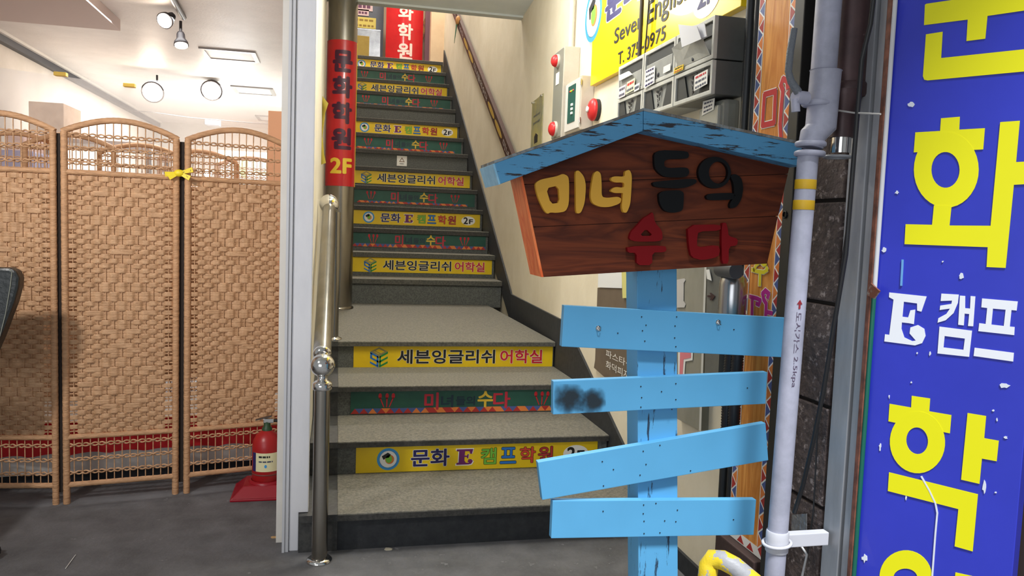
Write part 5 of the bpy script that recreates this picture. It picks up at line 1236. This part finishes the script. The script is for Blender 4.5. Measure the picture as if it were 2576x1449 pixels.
# ceiling air slots
for i, (c4_) in enumerate((((497, 118), (640, 130), (656, 154), (522, 146)), ((578, 215), (683, 222), (697, 238), (595, 233)), ((640, 289), (700, 294), (700, 304), (652, 302)))):
    P3 = [onZ(u, v, 2.4985) for u, v in c4_]
    xs = sorted(p.x for p in P3); ys = sorted(p.y for p in P3); xa_, xb_, ya_, yb_ = (xs[0]+xs[1])/2, min(-.22, (xs[2]+xs[3])/2), ys[0], ys[3]
    if yb_-ya_ < .3: yb_ = ya_+.3
    vt = thing('ceiling_slot', ((xa_+xb_)/2, (ya_+yb_)/2, 2.49), ('nearest', 'middle', 'farthest')[i]+' framed air slot in the shop ceiling', 'vent', 'air slots in the shop ceiling')
    g = G().prism([[(xa_, ya_, 2.488), (xb_, ya_, 2.488), (xb_, yb_, 2.488), (xa_, yb_, 2.488)], [(xa_+.035, ya_+.04, 2.488), (xb_-.035, ya_+.04, 2.488), (xb_-.035, yb_-.04, 2.488), (xa_+.035, yb_-.04, 2.488)]], (0, 0, .012))
    obj('frame', g, M('grey slot frame', (150, 146, 144), .4, .4), vt)
    obj('panel', G().box((xa_+.035, ya_+.04, 2.494), (xb_-.035, yb_-.04, 2.4995)), ceil_mat, vt)
# track lights
bulb = M('lit lamp face', (255, 236, 214), .5, emit=38); lampm = M('black lamp shell', (40, 36, 38), .4)
tk = thing('track_light', (-1.04, 5.3, 2.5), 'black ceiling track with two lit spotlights', 'lamp')
qa, qb = onZ(440, 20, 2.485), onZ(462, 42, 2.485)
qa, qb = onZ(425, -20, 2.485), onZ(462, 44, 2.485)
obj('track', G().tube([qa, qb], .018, 8), lampm, tk)
def spotlight(u, v, y, aim, sc=1.0, par=tk, lit=True, top=2.485):
    c = onY(u, v, y); aim = Vector(aim).normalized()
    h = obj('lamp_head', G().lathe(c-aim*.10*sc, [(.022*sc, 0), (.028*sc, .015*sc), (.030*sc, .05*sc), (.046*sc, .075*sc), (.05*sc, .10*sc), (.047*sc, .10*sc)], 20, aim), lampm, par)
    obj('lamp_face', G().lathe(c+aim*.001, [(.043*sc, 0), (.043*sc, .003), (.001, .0035)], 20, aim), bulb, h)
    obj('lamp_stem', G().tube([c-aim*.09*sc, Vector(((c-aim*.09*sc).x, (c-aim*.09*sc).y, top))], .009, 8), lampm, par)
spotlight(414, 52, 5.15, (-.25, -.75, -.45)); spotlight(456, 114, 5.4, (.1, -.30, -.9), .9)
for i, (u, v, y) in enumerate(((384, 232, 7.4), (532, 228, 7.6))):
    t2 = thing('spotlight', tuple(onY(u, v, y)), ('left' if i == 0 else 'right')+' bright spotlight deeper in the shop ceiling', 'lamp', 'spotlights deep in the shop')
    spotlight(u, v, y, (-.02+.02*i, -1, -.45), 1.9, t2); 
t3 = thing('spotlight', tuple(onY(523, 436, 6.4)), 'small made-up lamp standing in for a glare at the right screen top', 'lamp'); spotlight(523, 436, 6.4, (.0, -1, -.1), .7, t3, top=0)  # added lamp on a floor stem stands in for a glare
spot('spot_a', onY(414, 52, 5.15)+Vector((-.01, -.06, -.05)), onY(414, 52, 5.15)+Vector((-.35, -1, -.8)), 14, (1, .86, .76), 95)
spot('spot_b', onY(456, 114, 5.4)+Vector((0, -.03, -.06)), onY(456, 114, 5.4)+Vector((.1, -.3, -1)), 18, (1, .84, .72), 90)
# cables sagging over the glass
g = G().tube([Vector((SX+.06, onX(325, 258, SX+.06).y, 2.42))]+[onY(u, v, y) for u, v, y in ((380, 282, 9.0), (480, 296, 8.0), (620, 308, 7.0))]+[Vector((-.215, 6.2, onY(700, 314, 6.2).z))], .005, 6)
obj('cable', g, M('grey ceiling cable', (110, 108, 110), .5), label='grey cable sagging across the bright back of the shop', cat='cable')
# things standing behind the glass
def crate(name, u0, v0, u1, v1, y, d, mat, label, cat, z0=None, bev=.006, rz=0):
    a, b = onY(u0, v1, y), onY(u1, v0, y)
    return obj(name, G().box((a.x, y, a.z if z0 is None else z0), (b.x, y+d, b.z)), mat, label=label, cat=cat, bev=bev)
card = M('tan cardboard', (232, 196, 158), .8, var=((190, 150, 108), 5, .3, .7)); bluep = M('royal blue plastic', (46, 66, 150), .5); peach = M('peach board', (226, 168, 128), .7)
def table(name, x0, x1, y0, y1, z, mat, label):
    t = thing(name, ((x0+x1)/2, (y0+y1)/2, 0), label, 'table'); obj('tabletop', G().box((x0, y0, z-.03), (x1, y1, z)), mat, t, bev=.004)
    for x in (x0+.04, x1-.04):
        for y in (y0+.04, y1-.04): obj('leg', G().box((x-.02, y-.02, 0), (x+.02, y+.02, z-.03)), lampm, t)
    return t
brownw = M('brown table top', (120, 76, 52), .5)
b1 = onY(0, 420, 5.2)
table('side_table', -2.2, -1.45, 5.2, 5.72, onY(40, 432, 5.2).z, brownw, 'brown table behind the left end of the screens')
ztb = onY(40, 432, 5.2).z
obj('blue_crate', G().box((-2.15, 5.3, ztb), (onY(82, 400, 5.3).x, 5.75, onY(40, 378, 5.3).z)), bluep, bev=.008, label='blue plastic crate on the brown table at the left edge', cat='crate')
obj('cardboard_box', G().box((onY(150, 400, 5.35).x-.30, 5.35, onY(40, 378, 5.3).z+.002), (onY(60, 400, 5.35).x, 5.7, onY(60, 325, 5.3).z)), M('pinkish cardboard', (196, 156, 146), .8), bev=.004, label='pinkish cardboard box on top of the blue crate', cat='box')
zb3 = onY(150, 345, 6.3).z
table('rear_table', -2.25, -1.3, 6.2, 6.9, onY(150, 350, 6.3).z, brownw, 'brown table near the side wall under a tan box')
obj('cardboard_box', G().box((onY(72, 300, 6.3).x, 6.3, zb3+.012), (onY(160, 300, 6.3).x, 6.7, onY(100, 256, 6.3).z)), card, bev=.004, label='tan cardboard box on the rear brown table by the side wall', cat='box')
q = onY(172, 425, 5.8); e2 = onY(236, 425, 5.8)
tr2 = thing('serving_table', ((q.x+e2.x)/2, 5.95, 0), 'narrow table with a blue top behind the middle screen panel', 'table')
obj('tabletop', G().box((q.x, 5.8, q.z-.03), (e2.x+.1, 6.12, q.z)), bluep, tr2, bev=.004)
for x in (q.x+.03, e2.x+.07):
    for y in (5.83, 6.09): obj('leg', G().box((x-.015, y-.015, 0), (x+.015, y+.015, q.z-.03)), chrome, tr2)
a, b = onY(673, 425, 4.9), onY(705, 280, 4.9)
obj('storage_cabinet', G().box((a.x, 4.9, 0), (-.21, 5.25, b.z)), peach, bev=.004, label='tall peach coloured cabinet behind the right end of the screens', cat='cabinet')
a, b = onY(545, 452, 9.6), onY(690, 385, 9.6)
gs_ = obj('wall_banner', G().box((a.x, 9.6, a.z-.15), (b.x, 9.62, b.z)), M('white banner sheet', (232, 240, 228), .6), label='white banner with pale green letters deep in the shop', cat='banner')
f = rect_fn((a.x+.25, 9.597, a.z), (b.x-a.x-.3, 0, 0), (0, 0, b.z-a.z))
obj('lettering', text_g('다소', f, .02, 1, (.45, .2, .95, .8)), M('pale green ink', (130, 180, 140), .6), gs_)
obj('leaf_mark', shape(f, [(.0, .5), (.18, .95), (.3, .6), (.2, .1), (.05, .1)], (0, -.001, 0)), M('leaf green ink', (150, 196, 120), .6), gs_)
for i in range(2):
    pass
a, b = onY(515, 313, 8.8), onY(551, 300, 8.8)
obj('wall_speaker', G().box((a.x, 8.8, a.z), (b.x, 8.95, b.z)), M('grey speaker', (128, 128, 136), .5), bev=.008, label='small grey box hanging under the right bright spotlight', cat='speaker')

# ================================================================== EXTINGUISHER, CHAIR
q = onZ(668, 1246, 0); ex, ey = q.x, q.y+.04
fe = thing('fire_extinguisher', (ex, ey, .062), 'dusty red fire extinguisher standing in a red floor stand', 'fire extinguisher')
red_p = M('extinguisher red', (164, 26, 28), .35, var=((150, 60, 56), 7, .55, .8))
obj('cylinder', G().lathe((ex, ey, .050), [(.060, 0), (.064, .006), (.064, .165), (.060, .195), (.046, .222), (.028, .236), (.020, .242)], 32), red_p, fe)
obj('neck', G().lathe((ex, ey, .290), [(.022, 0), (.022, .012), (.015, .018), (.015, .04)], 20), M('dark green collar', (40, 70, 40), .5), fe)
obj('valve', G().box((ex-.016, ey-.014, .325), (ex+.03, ey+.014, .345)), chrome, fe, bev=.003)
obj('lever', G().hexa([(ex-.05, ey-.008, .336), (ex+.02, ey-.008, .352), (ex+.02, ey+.008, .352), (ex-.05, ey+.008, .336)], [(ex-.05, ey-.008, .341), (ex+.02, ey-.008, .358), (ex+.02, ey+.008, .358), (ex-.05, ey+.008, .341)]), M('dull lever', (90, 80, 74), .4, .6), fe)
obj('hose', G().tube([(ex+.03, ey, .335), (ex+.06, ey, .33), (ex+.078, ey, .28), (ex+.078, ey, .18), (ex+.072, ey-.01, .12)], .008, 10), blackc, fe)
g = G(); n = 14; ang0, ang1 = -150, -40
g.add([Vector((ex+.0648*math.cos(R(ang0+(ang1-ang0)*i/n)), ey+.0648*math.sin(R(ang0+(ang1-ang0)*i/n)), z)) for i in range(n+1) for z in (.115, .200)], [(2*i, 2*i+2, 2*i+3, 2*i+1) for i in range(n)], True)
lb = obj('paper_label', g, M('cream label', (226, 220, 176), .6), fe)
def exf(u, v, r=.0654): a_ = R(ang0+(ang1-ang0)*u); return Vector((ex+r*math.cos(a_), ey+r*math.sin(a_), .115+.085*v))
obj('ink_line', ink_g(exf, (.30, .72, .70, .88), 2), black_print, lb)
obj('ink_line', ink_g(exf, (.30, .48, .80, .60), 5), gi, lb)
obj('label_stripe', G().add([exf(u, v) for u in (.0, .03, .06, .09, .12, .15, .17) for v in (0, 1)], [(2*i, 2*i+2, 2*i+3, 2*i+1) for i in range(6)]), navy, lb)
obj('label_dot', G().prism([[exf(.55+x, .3+y) for x, y in ell(0, 0, .045, .09, 12)]], (0, -.0004, 0)), sky_l, lb)
obj('body_band', G().lathe((ex, ey, .095), [(.0645, 0), (.0655, .001), (.0655, .005), (.0645, .006)], 32), M('brown rubber band', (110, 60, 50), .6), fe)
sd = thing('extinguisher_stand', (ex, ey, 0), 'red plastic floor stand under the fire extinguisher', 'stand')
hb2, ht = .145, .092
A_ = [(ex-hb2, ey-hb2*.8, 0), (ex+hb2, ey-hb2*.8, 0), (ex+hb2, ey+hb2*.8, 0), (ex-hb2, ey+hb2*.8, 0)]
def ring_(h, z): return [(ex-h, ey-h*.8, z), (ex+h, ey-h*.8, z), (ex+h, ey+h*.8, z), (ex-h, ey+h*.8, z)]
stand_red = M('red stand plastic', (150, 14, 32), .35)
g = G().hexa(ring_(hb2, .0), ring_(hb2, .012)).hexa(ring_(hb2-.004, .012), ring_(ht, .058))
obj('base', g, stand_red, sd, bev=.004)
obj('collar', G().lathe((ex, ey, .052), [(.078, 0), (.078, .008), (.070, .016), (.066, .016), (.066, .006)], 28), stand_red, sd)

# black padded chair at the left edge
bl_leather = M('black leather', (30, 34, 34), .35, var=((22, 26, 26), 12, .3, .7), bump=(60, .2))
cy = 3.22
cpt = lambda u, v, d=0: onY(u, v, cy+d)
cr = onY(38, 745, cy)
ch = thing('padded_chair', (cr.x-.33, cy+.1, 0), 'black leather padded chair cut off by the left edge', 'chair')
bk_ = [(-190, 668), (24, 674), (40, 682), (48, 700), (46, 722), (36, 760), (2, 850), (-40, 945), (-190, 950)]
obj('backrest', G().prism([[cpt(u, v) for u, v in bk_]], (0, .06, 0)), bl_leather, ch, bev=.018)
obj('seam', G().tube([cpt(u, v, -.0015) for u, v in ((24, 678), (30, 684), (26, 720), (14, 790), (0, 845), (-40, 935))], .002, 6), M('pale seam', (120, 122, 112), .6), ch)
zs_ = .44
obj('seat', G().box((cr.x-.62, cy-.42, zs_-.04), (cr.x-.16, cy+.04, zs_+.05)), bl_leather, ch, bev=.025)
obj('back_support', G().hexa([(cr.x-.36, cy+.03, zs_), (cr.x-.30, cy+.03, zs_), (cr.x-.30, cy+.07, zs_), (cr.x-.36, cy+.07, zs_)], [(cr.x-.36, cy+.03, .78), (cr.x-.30, cy+.03, .78), (cr.x-.30, cy+.07, .78), (cr.x-.36, cy+.07, .78)]), lampm, ch)
cc = Vector((cr.x-.36, cy-.17, .11))
obj('stem', G().tube([cc, cc+Vector((0, 0, zs_-.14))], .028, 14), chrome, ch)
tp = onZ(2, 1268, .028)-cc; a0_ = math.atan2(tp.y, tp.x)
for i in range(5):
    a_ = 2*math.pi*i/5+a0_; d_ = Vector((math.cos(a_), math.sin(a_), 0)); L_ = min(.34, math.hypot(tp.x, tp.y))
    obj('foot', G().tube([cc, cc+d_*L_+Vector((0, 0, -.035))], [.022, .014], 10), lampm, ch)
    obj('caster', G().tube([cc+d_*L_+Vector((-.012*d_.y, .012*d_.x, -.082)), cc+d_*L_+Vector((.012*d_.y, -.012*d_.x, -.082))], .028, 14), blackc, ch)

# litter on the floor
def chip(u, v, r, mat, label, z=.0005):
    c = onZ(u, v, z); rnd = random.Random(int(u)); pts = [c+Vector((r*rnd.uniform(.6, 1.2)*math.cos(t), r*rnd.uniform(.5, 1)*math.sin(t), 0)) for t in [2*math.pi*i/9 for i in range(9)]]
    return obj('litter_scrap', G().prism([pts], (0, 0, .002)), mat, label=label, cat='litter')
chip(976, 1382, .016, M('cream paper scrap', (206, 198, 176), .8), 'small cream scrap on the floor before the first step')
chip(690, 1352, .014, M('tan scrap', (196, 160, 112), .8), 'tan scrap on the floor at the foot of the jamb')
obj('litter_scrap', G().tube([onZ(190, 1396, .003), onZ(165, 1430, .003)], .0015, 6), white_print, label='thin white straw lying on the dark shop floor', cat='litter')
